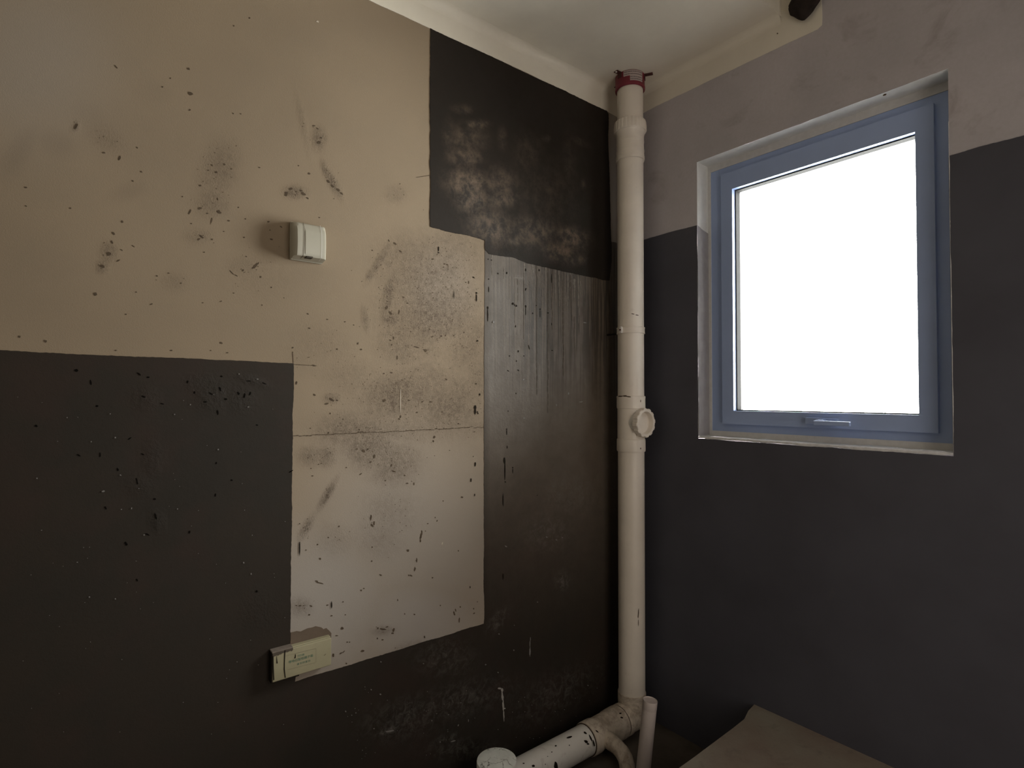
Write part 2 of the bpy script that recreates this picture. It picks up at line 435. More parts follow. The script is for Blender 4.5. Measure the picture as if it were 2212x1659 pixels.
low = [(YB, .105), (-2.6, .104), (-2.15, .100), (-1.95, .0965), (-1.7, .0955), (-1.4865, .0935), (-1.4885, -.30), (-1.4885, -.752), (-1.474, -.756),
       (-1.474, -.8305), (-.8025, -.832), (-.804, -.1), (-.8025, .552), (-.60, .545), (-.121, .545), (-.110, .69), (0, .695), (0, ZF), (YB, ZF)]
o = film('waterproof_coating', low, cL, .0012, M_COAT, wall_left, grid=.012, seed=3)
o['label'] = 'dark brown coating on the lower wall, thin and lighter beside the bare patch'
coat_attrs(o,
    thin=lambda X, Y, a: sm(X, 1035, 1052)*(1-sm(Y, 840, 1430))*(1-.25*sm(X, 1060, 1052))*.98*(1-sm(Y, 640, 380)*0) ,
    streak=lambda X, Y, a: sm(X, 1045, 1060)*(1-sm(Y, 680, 950))*(.45+.55*sm(X, 1080, 1160)),
    dust=lambda X, Y, a: blobs(X, Y, [(880, 1550, 90, 40, -15, .30), (1000, 1510, 110, 35, -15, .28), (1200, 1500, 100, 40, -30, .25), (840, 1578, 22, 6, -15, .9),
         (962, 1596, 22, 8, -20, .6), (980, 1515, 8, 12, 20, .6), (1215, 1255, 14, 18, 0, .5), (1075, 1340, 14, 30, 35, .35), (960, 1420, 60, 40, 0, .25),
         (1180, 1150, 50, 40, 0, .25), (1000, 1620, 80, 22, 0, .3), (1230, 590, 8, 12, 0, .6), (1115, 600, 20, 2.5, 0, .9), (1230, 1070, 60, 40, 0, .2)]),
    rough=lambda X, Y, a: blobs(X, Y, [(458, 855, 34, 30, 0, 1.), (440, 830, 40, 20, 0, .7), (520, 860, 30, 26, 0, .7), (315, 860, 26, 26, 0, .6), (545, 822, 34, 8, 15, .8),
         (330, 990, 20, 40, 0, .5), (1160, 620, 120, 60, 0, .2), (1100, 800, 60, 200, 0, .3), (340, 1125, 14, 20, 0, .8), (300, 1050, 30, 20, 0, .5),
         (1130, 1290, 90, 60, 0, .35), (560, 1320, 40, 40, 0, .5), (900, 1560, 120, 50, 0, .6)]),
    deep=lambda X, Y, a: X*0)
up = [(-1.0371, 1.2735), (-.136, 1.2745), (-.124, 1.262), (-.127, 1.17), (-.118, .98), (-.110, .72), (-.106, .60), (-.121, .514), (-.14, .512), (-.40, .515),
      (-.60, .520), (-.66, .531), (-.785, .527), (-.8025, .540), (-.8025, .5738), (-1.0336, .5815), (-1.036, .9)]
o = film('waterproof_coating', up, cL, .0024, M_COAT, wall_left, grid=.010, seed=5, amp=.0016)
o['label'] = 'near-black upper block with brown worn blotches'
coat_attrs(o,
    deep=lambda X, Y, a: .95-.25*blobs(X, Y, [(1050, 380, 120, 120, 0, 1.)]),
    wear=lambda X, Y, a: blobs(X, Y, [(1030, 268, 24, 7, 0, .85), (1010, 300, 40, 30, 0, .45), (1085, 300, 10, 22, 0, .35), (970, 300, 12, 40, 0, .35), (1005, 340, 34, 20, 0, .7),
        (1010, 395, 44, 32, 10, .9), (1020, 430, 34, 30, 10, .85), (1080, 400, 36, 36, 0, .55), (1080, 430, 40, 20, 0, .6), (1060, 490, 50, 36, 20, .7), (1110, 522, 14, 8, 0, .7),
        (1150, 500, 60, 34, 0, .55), (1232, 505, 24, 10, 5, 1.), (1235, 515, 34, 22, 10, .8), (1210, 545, 40, 20, 10, .7), (1240, 560, 24, 12, 0, .6), (1180, 300, 10, 6, 0, .35),
        (1250, 305, 20, 7, 25, .3), (1185, 405, 8, 16, -20, .3), (1140, 330, 30, 40, 0, .22), (1180, 420, 70, 70, 0, .18), (1230, 350, 14, 60, 0, .2), (1000, 235, 24, 8, 0, .3), (1260, 400, 6, 10, 0, .4)]),
    rough=lambda X, Y, a: blobs(X, Y, [(1020, 430, 50, 50, 0, .5), (1080, 520, 80, 40, 0, .5), (1235, 550, 40, 30, 0, .6), (1003, 237, 10, 6, 0, .8)]))
# white ceiling paint carried down onto the wall
wp = film('white_paint_band', [(YB, ZC), (YB, 1.2725), (-1.037, 1.2725), (-.6, 1.2765), (-.136, 1.2735), (-.06, 1.268), (0, 1.266), (0, ZC)],
          cL, .0016, M_WHITE, wall_left, seed=8, amp=.0007)
# damp mortar patch behind the junction box
o = film('mortar_patch', pxpoly([(627.5, 1366), (641, 1363), (650, 1364), (662, 1358), (670, 1356), (682, 1352.5), (694, 1355), (699, 1359), (705, 1356.5), (711, 1362), (715.5, 1367.5), (715, 1377), (690, 1384), (627.5, 1400)]),
         cL, .0018, M_PATCH, wall_left, seed=9, amp=.0009, step=.004)
o['label'] = 'brown damp mortar patch above the cover'

# marks with a shape of their own: thin drips, pits, flecks
def marks(name, lst, plane, mat, parent, off=.0016, seed=1, gain=1.0, jit=.15):
    r = np.random.default_rng(seed); V = []; Fc = []
    for (x, y, rx, ry, ang) in lst:
        rx, ry = rx*gain, ry*gain; k = 12; b = len(V); lift = r.uniform(0, .0003); c, s = math.cos(math.radians(ang)), math.sin(math.radians(ang))
        ctr = None
        for i in range(k):
            th = 2*math.pi*i/k; q = 1 + r.normal(0, jit)
            u, v = rx*math.cos(th)*q, ry*math.sin(th)*q
            X, Y = x+u*c-v*s, y+u*s+v*c
            p = pX(X, Y) if plane == 'L' else pY(X, Y)
            p = p + np.array([off+lift, 0, 0]) if plane == 'L' else p - np.array([0, off+lift, 0])
            V.append(p)
        Fc.append(list(range(b, b+k)))
    o = mesh_obj(name, V, Fc, mat, parent); o['kind'] = 'stuff'
    bm = bmesh.new(); bm.from_mesh(o.data)
    for f in bm.faces:
        f.normal_update()
        if (f.normal.x if plane == 'L' else -f.normal.y) < 0: f.normal_flip()
    bmesh.ops.triangulate(bm, faces=bm.faces)
    ext = bmesh.ops.extrude_face_region(bm, geom=bm.faces[:])
    for g in ext['geom']:
        if isinstance(g, bmesh.types.BMVert): g.co += Vector((.0004, 0, 0)) if plane == 'L' else Vector((0, -.0004, 0))
    bm.to_mesh(o.data); bm.free()
    return o
D = lambda x, y, l, w=1.6, a=90: (x, y, l/2, w, a)
pits = [(539,39,2.5,2,0),(505,56,2,2,0),(251,145,7,1.6,50),(407,149,4,3,20),(411,202,7,4,20),(368,169,2,2,0),(351,188,2,2,0),(258,342,7,3.2,-65),(305,371,3,2,30),(287,391,2.4,2,40),
 (458,357,3,2.2,40),(467,372,4,2.5,0),(432,401,3.4,2.6,0),(394,425,2,1.8,0),(410,458,8,2,-65),(432,450,6,3.2,-20),(473,458,6,4,35),(457,477,9,1.5,-75),(494,477,4,2,0),(264,479,3.5,3,20),(245,504,6,3,50),
 (242,523,5,2.5,60),(236,548,6,5,0),(221,575,6,3.5,30),(256,563,5,2,-30),(435,511,7,2.4,35),(430,517,4,2,-40),(458,517,2.6,2,0),(527,513,2.4,2,0),(580,479,3.4,2,-10),(586,517,4,2,10),(607,490,4,1.6,40),
 (583,497,2,1.6,0),(551,575,9,3.2,-45),(558,569,4,1.6,-60),(525,584,3.4,2,-50),(563,598,2.4,2.4,0),(500,588,9,1.2,45),(510,595,6,1.2,30),(586,621,2,1.8,0),(566,659,1.8,1.8,0),(339,596,2.6,1.8,20),(364,590,2,1.7,0),
 (391,612,2.2,1.8,0),(294,631,1.8,1.8,0),(206,635,6,4,35),(327,657,4,1.8,-20),(477,651,4,1.4,-20),(438,654,2,1.6,0),(272,679,2.4,1.6,20),(668,709,3,1.8,20),(42,727,3.6,3,0),(98,737,4.5,3,20),(56,445,3,1.6,30),(152,450,3,2,10),
 (56,405,4,2,0),(618,419,5,7,15),(628,408,5,3,0),(656,419,6,4,30),(650,412,4,2,10),(664,428,4,2,30),(709,392,6,3,40),(718,402,5,3,45),(730,410,6,2.6,45),(738,418,5,2,50),(689,308,5,4,0),(694,298,3,2,0),(678,272,4,1.6,0),(686,278,4,1.6,30),
 (165,273,8,3,-60),(224,330,4,2,0),(503,245,3,1.4,40),(520,246,2.4,1.2,30),(410,238,3,1.6,-40),(296,319,3,1.4,40),(530,473,2,1.6,0),(515,448,2,1.6,-30),(448,461,3,1.6,0),(288,532,5,1.4,35),(263,540,4,1.2,30),(413,483,2.4,1.4,0),
 (483,500,2.4,1.5,0),(505,633,2,1.5,0),(645,358,2,1.4,0),(560,362,3,1.5,0),(668,375,4,2.6,10),(532,554,2.4,1.4,30),(441,545,2.4,1.6,0),(450,368,2,1.6,0),(485,356,3,1.6,0),(500,365,3,1.6,0),(470,430,4,1.4,80),
 (804,541,2,2,0),(853,526,5,2.4,40),(865,543,5,1.8,40),(840,520,4,1.6,60),(871,642,3.6,2,30),(862,674,2,6,10),(835,665,6,3,-50),(843,676,6,3,40),(880,655,3,1.6,0),(935,560,3,1.8,0),(960,570,3,1.8,0),(966,572,3.4,2,30),(958,577,2,1.6,0),
 (934,727,4,1.6,-20),(953,726,2.6,2,0),(962,725,2.2,2,0),(928,711,2,2,0),(918,756,6,2.4,10),(900,750,7,1.8,15),(919,758,3,3,0),(980,725,2,1.8,0),(1002,718,2.2,2,0),(1030,737,2,2,0),(850,730,2,5,-10),(846,745,2,2,0),(858,772,2,5,0),(843,735,3,1.6,20),
 (780,755,2.4,2,0),(773,742,2,3,0),(728,754,2,2,0),(745,695,2.4,1.6,0),(764,702,2,1.4,20),(665,678,3,1.4,30),(690,470,2,1.4,0),(707,690,3,1.4,20),(829,807,2.4,2,0),(845,805,4,2,0),(883,865,3,2,0),(830,865,5,3,-30),(862,905,3,1.8,50),(865,900,2,4,0),
 (930,868,3,2,0),(955,890,2.4,1.6,0),(900,891,3,2,0),(933,868,2,1.6,0),(964,820,3,1.6,20),(912,868,3,2,-20),(990,915,2.6,1.6,10),(709,935,3,2,-20),(713,893,2,2.4,-20),(776,928,2,2,0),(670,925,2.4,1.4,0),(640,827,2.4,5,10),(679,853,4,2.4,30),(716,863,8,3,30),(706,872,6,2.4,-10),
 (728,865,3,2,0),(938,944,3,4,10),(936,953,2,3,0),(801,1118,2.2,8,5),(804,1135,6,2.6,50),(808,1130,2,5,0),(909,1158,2.4,8,8),(911,1150,2,6,-5),(908,1168,2,4,0),(900,1210,1.8,6,0),(896,1229,2,6,10),(887,1243,2.4,2,0),(883,1243,1.8,2.4,0),(889,1244,1.8,1.6,0),(881,1189,4,3,0),
 (690,1259,11,1.6,14),(684,1255,4,1.8,20),(707,1307,3.6,1.8,-10),(640,1308,3.4,1.2,0),(648,1308,4,1.4,0),(656,1308,3,1.2,0),(672,1309,4,1.8,20),(668,1328,3,2,0),(827,1359,9,2,5),(836,1354,4,1.6,-10),(816,1357,2,3,30),(850,1361,3,6,10),(848,1368,4,2,-10),(826,1382,3.2,1.8,0),(815,1379,2,2,0),
 (783,1406,4.4,3,-20),(739,1357,4.6,3.4,0),(727,1373,4,1.2,0),(750,1387,2,1.4,0),(755,1387,2,1.4,0),(748,1433,2.4,2.4,0),(742,1408,5,1.2,-45),(736,1411,4,1.6,-40),(720,1415,3,5,0),(992,1340,1.8,7,5),(981,1325,2,6,-15),(984,1318,1.6,4,-20),(994,1311,1.8,2,0),(917,1376,1.8,4,0),(934,1248,2.4,2,0),
 (957,1082,2,1.6,0),(998,1074,3.4,2.6,0),(780,1275,2.4,2,20),(786,1271,2,1.8,0),(822,1242,4,1.8,30),(874,1326,1.8,1.8,0),(895,1327,2.2,2.2,0),(859,1296,1.4,3,0),(691,1207,3,2.6,50),(686,1176,2,2,0),(661,1188,1.8,1.8,0),(732,1137,3,1.8,-20),(709,1161,2.4,1.4,20),(779,1024,4,1.6,-30),(804,1182,2,2,0),
 (803,1212,2,2,0),(771,970,2.2,2,0),(785,974,5,3,40),(794,970,3,2,0),(808,986,2,6,15),(800,998,3,2,0),(874,1027,2.2,2.2,0),(879,1044,4,1.6,0),(894,1045,1.6,4,0),(850,1018,5,2,20),(845,1005,2,4,0),(672,1012,1.6,1.6,0),(694,1001,1.6,1.6,0),(688,1003,1.6,1.6,0),(675,1028,3,1.6,0),(748,1010,2,1.6,0),(832,1038,2,2,0),
 (741,1300,1.8,1.6,0),(746,1328,2,1.6,0),(716,1330,3,1.6,0),(951,1308,1.6,1.6,0),(990,1190,1.6,2,0),(1024,1325,3,1.8,-30),(1023,1315,1.6,2,0),(1031,1300,1.4,1.4,0),(940,1118,1.4,1.6,0),(944,1125,1.4,3,20),(924,1131,2,1.4,-20),(919,1147,1.4,1.4,0),(1000,700,1.4,1.4,0),(1012,610,2,4,0),(1024,600,2,2,0),(1006,610,1.6,1.6,0),
 (250,757,3,2,0),(370,757,3,1.6,0),(478,741,4,2.4,20),(491,762,3,1.6,0),(455,757,2,1.6,0),(632,751,2.6,2,0),(1683,38,0,0,0)][:-1]
r_ = np.random.default_rng(11)
for (x, y, rx, ry, ang, s) in SOOT:           # fine chips inside the stained areas
    n = int(rx*ry*s/60)+1
    for _ in range(n):
        X = x+r_.normal(0, .55)*rx; Y = y+r_.normal(0, .55)*ry
        if Y < 755 and X < 1040 or (642 < X < 1040 and Y < 1400):
            if X > 930 and Y < 500 or (X > 930 and X-930 > (Y-488)/.26): continue
            pits.append((X, Y, r_.uniform(.7, 2.4)*(.6+.4*r_.random()), r_.uniform(.4, .8), r_.uniform(-80, 60)))
q = marks('pitting', pits, 'L', M_PIT, wall_left, .0002, 2, .78)
q['label'] = 'small dark pits and chips in the bare plaster'
drips = [D(947,538,15,1.3),(947,546,2,1.8,0),D(1029,644,20,1.4),(1029,633,1.9,2.6,0),D(1026,887,22,2.4),(1026,880,3,6,0),(1036,852,1.6,3,0),(1031,890,1.4,2.4,0),(1032,893,1.4,2,0),D(980,637,20,.9),(1022,599,1.4,2,0),(1028,829,1.2,2,0),
 (1031,736,1.8,2,0),D(1055,625,15,1.0),(1055,603,1.6,1.8,0),D(1053,680,36,1.5),(1053,665,2,4,0),D(1135,672,25,1.3),(1135,662,2.2,4,0),D(1166,678,20,1.1),(1166,668,1.6,2.4,0),D(1191,602,26,1.2),(1135,583,1.8,4,0),(1094,590,2.2,3,0),(1135,625,1.8,4,20),(1054,560,1.6,1.6,0),(1061,562,1.6,1.6,0),
 (1075,591,1.8,2,0),(1150,575,1.4,3,0),(1164,584,2,3,0),(1113,660,5,3,30),(1107,656,3,3,0),(1183,676,3,1.6,0),(1150,677,2,2.4,0),(1158,660,1.6,1.6,0),D(1142,750,12,1.2,75),(1119,759,1.8,3,0),(1131,769,1.8,1.6,0),(1100,769,1.8,1.8,0),(1119,800,3,1.6,40),(1097,801,3,1.4,40),(1115,780,1.6,1.8,0),(1114,850,1.4,2,0),
 (1192,757,1.8,1.8,0),(1182,705,1.2,2,0),D(1094,934,14,1.4),(1094,927,1.6,2,0),D(1095,966,8,1.2),D(1090,1016,56,1.7),(1089,995,3,9,0),(1091,1041,2,2,0),D(1086,1080,35,1.6),D(1107,1017,13,1.2),(1107,1010,1.8,2,0),D(1086,1245,18,2.0),(1097,888,1.5,1.5,0),(1113,705,1.4,3,0),(1191,700,1.0,4,0),
 (1026,1003,1.7,6,5),(1017,1037,1.5,5.5,2),(1025,1069,1.2,3.6,0),(1022,986,1.2,1.2,0),(1015,1268,1.2,3,0),D(647,1184,38,1.7),(647,1131,1,2,0),D(716,1306,19,1.7),(1160,1070,1.2,1.2,0)]
q = marks('paint_drips', drips, 'L', M_DARKMARK, wall_left, .0014, 3, .8, .08)
q['label'] = 'black coating drips run down the wall'
# the scored line across the bare patch and the short ones at its upper left corner
crk = []
for i in range(60):
    f = i/59; crk.append((635+412*f, 942-20*f+r_.normal(0, .6), 4.2, r_.uniform(.5, 1.0), -2.8))
for i in range(10): crk.append((636+46*i/9, 787.2+2.8*i/9, 3.2, .6, 3))
crk += [(678, 789.5, 4, 1.6, 15)] + [(632.3+.2*i, 762+4*i, .6, 2.4, 0) for i in range(6)]
for i in range(7): crk.append((901+4*i, 383-.6*i, 2.8, .6, -5))
q = marks('scored_line', crk, 'L', M_PIT, wall_left, .0003, 4)
q['label'] = 'thin dark scored line across the bare patch'
dpits = [(210,877,3.6,2.6,0),(170,983,6,1.8,25),(465,1069,2,4.5,10),(272,1174,3,6,-35),(334,1078,4,2.4,10),(336,1115,2.4,9,-15),(308,981,5,1.6,25),(296,1040,1.8,10,-12),(296,1253,2.6,4,-20),(165,800,5,4,20),(300,808,6,2,35),(320,815,4,2,0),
 (405,825,2.4,4,10),(196,826,2,7,-10),(478,813,3,2,10),(350,872,5,1.6,20),(254,1014,2.6,4,-10),(310,857,6,2.4,20),(305,1150,0.1,.1,0),(318,1154,6,2,25),(78,920,4,3,0),(228,1097,2.4,5,-25),(216,983,1.8,7,0),(280,947,6,1.6,-35),(467,1000,2,3,0),(512,1150,0.1,.1,0),(409,1149,3,4,10),
 (537,823,6,1.4,5),(570,828,6,1.2,20),(515,850,3,4,-10),(528,855,2.4,7,15),(540,850,2,6,20),(500,1037,3,2,0),(555,918,3,1.6,20),(420,848,3,3,0),(475,840,2,6,-20),(443,868,5,2,0),(470,890,2,7,-10),(455,850,6,1.6,30),(487,862,4,3,0),(628,1018,7,1.6,-30),(1166,620,.1,.1,0),(554,1277,3,3,0)]
q = marks('coated_pitting', dpits, 'L', simple('deep_pit_shade', (.006, .005, .004, 1), .95, .1, 30, .05), wall_left, .0014, 6, .8)  # near-black marks paint the shade inside the pits
q['label'] = 'deep pits in the dark coating'
fl = [(223,1061,3.4,1.8,-10),(260,1026,2.2,1.2,30),(80,1033,1.6,1.6,0),(471,971,1.5,1.5,0),(249,945,1.6,1.6,0),(249,1293,1.3,1.5,0),(193,1289,1.6,1.6,0),(383,1099,1.2,1.2,0),(542,1239,1.3,2,0),(311,1155,1.8,1.3,0),(411,874,1.3,1.3,0),
 (377,895,1.3,1.3,0),(536,879,2,1.2,0),(556,819,2.4,1,0),(197,954,1.2,1.2,0),(526,1215,1.4,1.6,0),(284,1098,1,2,0),(262,1100,1.6,1,0),(145,902,1,1.4,0),(238,894,1.2,1.2,0),(516,808,1.2,1.2,0),(167,1214,1.5,1,0),(90,1145,1.4,.8,0),(1227,850,1.2,3,0),(1131,903,1.4,1.4,0),
 (1254,868,4.5,1.2,-8),(1262,697,3.6,1,5),(1065,696,2,2,0),(1130,820,1.4,1.4,0),(1180,1160,2,1.2,30),(1201,1166,2,1.2,30),(1214,1161,1.4,1,0),(1201,875,1,2,0),(1092,1180,3,1.4,30),(1077,1369,1.4,1.4,0),(822,1429,1.6,1.6,0),(1048,1435,1.8,1.4,0),(801,1489,1.4,1.6,0),(821,1499,2.4,1.6,10),
 (746,1536,1.8,1.4,40),(768,1539,1.4,1.4,0),(759,1544,1.2,1.2,0),(989,1566,1.2,2.4,20),(1075,1452,1.4,1.2,0),(914,1433,1.4,1,0),(932,1556,1.2,1.2,0),(968,1543,1.4,1,0),(1011,1556,.8,3,0),(1269,1480,1.4,1.2,0),(807,1573,1.4,1.4,0),(1109,1404,1.4,1.6,0),(1160,1300,1.2,1.2,0),(978,1600,6,1.4,-15),(950,1602,1.4,1.4,0),
 (1110,1350,.8,.8,0),(928,487,0.1,.1,0),(300,1055,1,1,0),(842,1578,10,1.6,-10)]
for _ in range(60):
    fl.append((r_.uniform(30, 620), r_.uniform(850, 1600), r_.uniform(.5, .9), r_.uniform(.5, .9), 0))
for _ in range(70):
    fl.append((r_.uniform(750, 1290), r_.uniform(1480, 1640), r_.uniform(.5, 1.1), r_.uniform(.5, .9), 0))
q = marks('pale_flecks', fl, 'L', M_DUSTY, wall_left, .0026, 7); q['label'] = 'pale grit flecks on the dark coating'
wd = [(1079,1487,4,2,0),(1084,1490,2.6,4,0),(1085,1505,2.2,12,-5),(1086.5,1525,1.8,12,-4),(1087.5,1543,1.2,9,-3),(1089,1530,2.4,1.4,0),(1088,1552,.6,6,0)]
q = marks('pale_drip', wd, 'L', M_LIGHTMARK, wall_left, .0016, 8); q['label'] = 'pale plaster run low on the dark coating'
q = marks('faint_drip', [(1144,1390,1.0,8,0),(1144,1407,1.6,10,0),(1145,1380,1,4,0)], 'L', M_DUSTY, wall_left, .0016, 9)
q = marks('pale_scratch', [D(865,869,54,.8),(686,47,3.4,2,30),(955,1174,1.2,3,20)], 'L', M_SCUFF, wall_left, .0003, 10)
lines_ = []
for (x, y0, y1, w_) in ((1062,552,590,1.4),(1100,600,640,1.2),(1112,598,690,1.0),(1132,572,610,1.8),(1151,568,600,2.2),(1178,580,620,1.4),(1199,585,640,1.8),(1207,588,655,1.4),(1226,602,670,1.8),(1240,606,640,2.4),(1249,606,690,1.6),(1170,600,680,.8),(1088,580,600,1),(1254,610,640,1.2)):
    for i in range(6):
        f = i/5; lines_.append((x+r_.normal(0, .5), y0+(y1-y0)*f, w_*(1-.6*f), (y1-y0)/9, 0))
lines_ += [(1110+4*i, 600.5+r_.normal(0, .5), 3, .9, 0) for i in range(6)]
q = marks('pale_runs', lines_, 'L', simple('pale_run', (.185, .158, .130, 1), .7), wall_left, .0013, 12, 1.0, .06); q['label'] = 'pale water runs under the black block'
dk_runs = []
for (x, y0, y1, w_) in ((1159,575,860,2.6),(1183,580,900,2.2),(1192,590,720,1.4),(1216,610,820,2.4),(1231,600,700,2.0),(1240,690,760,1.2),(1131,600,740,1.2),(1118,610,660,1.4)):
    n = int((y1-y0)/14)
    for i in range(n):
        f = i/n; dk_runs.append((x+(4*f if x == 1231 else 0)+r_.normal(0, .3), y0+(y1-y0)*f, w_*(1-.4*f), 9, 0))
q = marks('dark_runs', dk_runs, 'L', simple('dark_run', (.085, .068, .052, 1), .75), wall_left, .00125, 13, .8, .05); q['label'] = 'dark water runs under the black block'

# ------------------------------------------------------------------ right (window) wall, plane Y = 0, with its opening
HX0, HX1, HZ0, HZ1 = .368, 1.200, -.1625, .957
TH = .20
def quad(V, Fc, a, b, c, d):
    n = len(V); V += [a, b, c, d]; Fc.append((n, n+1, n+2, n+3))
V, Fc = [], []
def wpan(x0, x1, z0, z1, y=0.):
    nx = max(1, int((x1-x0)/.1)); nz_ = max(1, int((z1-z0)/.1))
    for i in range(nx):
        for j in range(nz_):
            a, b = x0+(x1-x0)*i/nx, x0+(x1-x0)*(i+1)/nx; c_, d_ = z0+(z1-z0)*j/nz_, z0+(z1-z0)*(j+1)/nz_
            quad(V, Fc, (a, y, c_), (b, y, c_), (b, y, d_), (a, y, d_))
for y in (0., TH):
    wpan(-.2*(y > 0), HX0, ZF, ZN, y); wpan(HX1, XR, ZF, ZN, y); wpan(HX0, HX1, ZF, HZ0-.010 if y == 0 else HZ0, y); wpan(HX0, HX1, HZ1, ZN, y)
wall_right = struct(mesh_obj('wall_right', V, Fc, M_GRAY))
def strip_face(name, pts, mat, parent, thick):
    pass
# reveal: four plastered faces of the opening, slightly uneven
def reveal(name, a, b, inner, mat, sub=24, amp=.0012, seed=0):
    """a,b: the two ends along the opening; inner: depth vector"""
    r = np.random.default_rng(seed); V = []; Fc = []
    a, b, inner = map(np.array, (a, b, inner)); nrm = np.cross(b-a, inner); nrm = nrm/np.linalg.norm(nrm)
    cur = r.normal(0, 1, (sub+1, 4))*amp
    for i in range(sub+1):
        for j in range(4):
            V.append(a+(b-a)*i/sub+inner*j/3+nrm*cur[i, j]*(1 if 0 < i < sub else 0))
    for i in range(sub):
        for j in range(3):
            k = i*4+j; Fc.append((k, k+1, k+5, k+4))
    return mesh_obj(name, V, Fc, mat, wall_right, smooth=True)
reveal('window_reveal', (HX0, 0, HZ0), (HX0, 0, HZ1), (0, TH, 0), M_REVEAL, seed=1, amp=.0004)
reveal('window_reveal', (HX0, 0, HZ1), (HX1, 0, HZ1), (0, TH, 0), M_REVEAL, seed=2)
reveal('window_reveal', (HX1, 0, HZ1), (HX1, 0, HZ0), (0, TH, 0), M_REVEAL, seed=3, amp=.0004)
reveal('window_sill', (HX1, .012, HZ0), (HX0, .012, HZ0), (0, TH-.012, 0), M_REVEAL, seed=4)
# broken front edge of the sill
V, Fc = [], []; n = 90; r = np.random.default_rng(5)
low_ = np.interp(np.arange(n+1), np.arange(0, n+6, 5), r.uniform(.0045, .0100, len(np.arange(0, n+6, 5)))) + r.normal(0, .0006, n+1)
low_[:4] *= .5; low_[-3:] *= .5
for i in range(n+1):
    x = HX0+(HX1-HX0)*i/n
    V += [(x, .014, HZ0+.0006), (x, -.0022, HZ0-.002), (x, -.0026, HZ0-.002-low_[i]*.8), (x, .002, HZ0-.004-low_[i])]
for i in range(n):
    for j in range(3): k = i*4+j; Fc.append((k, k+4, k+5, k+1))
q = mesh_obj('sill_edge', V, Fc, M_SILL, wall_right, smooth=True); q['label'] = 'pale broken plaster edge along the sill'
# thin pale arris on the right side of the opening
V, Fc = [], []
ar = np.clip(np.interp(np.arange(n+1), np.arange(0, n+6, 3)[:31+3], r.uniform(.0004, .0022, 34)[:len(np.arange(0, n+6, 3)[:34])]), .0003, .003)
for i in range(n+1):
    z = HZ0+(.80-HZ0)*i/n
    V += [(HX1-.0004, .004, z), (HX1-.0004, -.0026, z), (HX1+ar[i], -.0028, z)]
for i in range(n):
    for j in range(2): k = i*3+j; Fc.append((k, k+3, k+4, k+1))
mesh_obj('arris_edge', V, Fc, M_SILL, wall_right)
# coating
wc = [(0, .697), (.10, .6965), (.25, .699), (HX0, .697), (HX0, -.1725), (HX1, -.1725), (HX1, .6995), (1.36, .6995), (1.8, .703), (XR, .70), (XR, ZF), (0, ZF)]
q = film('waterproof_coating', wc, cR, .0018, M_WCOAT, wall_right, seed=21, amp=.0010)
q['label'] = 'dark coating, window glare painted in as blue, below head height around the window'
# coating inside the left reveal
V = [(HX0+.0018, 0, HZ0+.002), (HX0+.0018, .079, HZ0+.002), (HX0+.0018, .079, .676), (HX0+.0018, .03, .686), (HX0+.0018, .02, .690), (HX0+.0018, 0, .697)]
mesh_obj('reveal_coating', V, [tuple(range(6))], M_REVEAL_COAT, wall_right)
V = [(HX1-.0018, 0, HZ0+.002), (HX1-.0018, .079, HZ0+.002), (HX1-.0018, .079, .676), (HX1-.0018, 0, .697)]
mesh_obj('reveal_coating', V, [(3, 2, 1, 0)], M_REVEAL_COAT, wall_right)
# white paint
XN = .7176                                   # where the low ceiling ends
wpR = [(0, 1.266), (.06, 1.268), (.12, 1.2705), (.42, 1.268), (.60, 1.266), (.84, 1.2605), (.8555, 1.268), (.857, 1.30), (.855, 1.36), (.856, 1.55), (.857, ZN), (XN, ZN), (XN, ZC), (0, ZC)]
film('white_paint_band', wpR, cR, .0016, M_WHITE, wall_right, seed=23, amp=.0007)
marks('wall_specks', [(1683,38,2.2,2.6,20),(1680,73,1.4,1.4,0),(1912,205,5,1.6,-20),(1760,395,1.4,1.2,0)], 'R', M_PIT, wall_right, .0022, 24)
marks('wall_smudges', [(1460,1405,.1,.1,0),(1743,1430,5,1.6,30),(1720,1412,1.6,.8,30),(1452,842,1.2,1.2,0),(1432,924,.8,2.4,10),(1410,1200,.1,.1,0)], 'R', simple('faint_smudge', (.085,.08,.085,1), .8), wall_right, .0022, 25)

# ------------------------------------------------------------------ window
win = struct(mesh_obj('window_1', [(0, 0, 0)]*0, [], None))
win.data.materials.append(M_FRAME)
def ringbox(bm, x0, x1, z0, z1, wx0, wx1, wz0, wz1, y0, y1, bev=.0015):
    """mitred rectangular ring; w* = widths"""
    o = [(x0, z0), (x1, z0), (x1, z1), (x0, z1)]; i = [(x0+wx0, z0+wz0), (x1-wx1, z0+wz0), (x1-wx1, z1-wz1), (x0+wx0, z1-wz1)]
    vo = [[bm.verts.new((p[0], y, p[1])) for p in o] for y in (y0, y1)]; vi = [[bm.verts.new((p[0], y, p[1])) for p in i] for y in (y0, y1)]
    fs = []
    for k in range(4):
        j = (k+1) % 4
        fs += [bm.faces.new((vo[0][k], vo[0][j], vi[0][j], vi[0][k])), bm.faces.new((vo[1][j], vo[1][k], vi[1][k], vi[1][j])),
               bm.faces.new((vo[0][j], vo[0][k], vo[1][k], vo[1][j])), bm.faces.new((vi[0][k], vi[0][j], vi[1][j], vi[1][k]))]
    if bev:
        es = [e for e in {e for f in fs for e in f.edges} if e.calc_length() > 0 and len(e.link_faces) == 2 and e.calc_face_angle(0) > .5]
        bmesh.ops.bevel(bm, geom=es, offset=bev, segments=2, affect='EDGES', profile=.5)
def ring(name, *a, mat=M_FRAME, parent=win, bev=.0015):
    bm = bmesh.new(); ringbox(bm, *a, bev=bev); return bm_obj(name, bm, mat, parent)
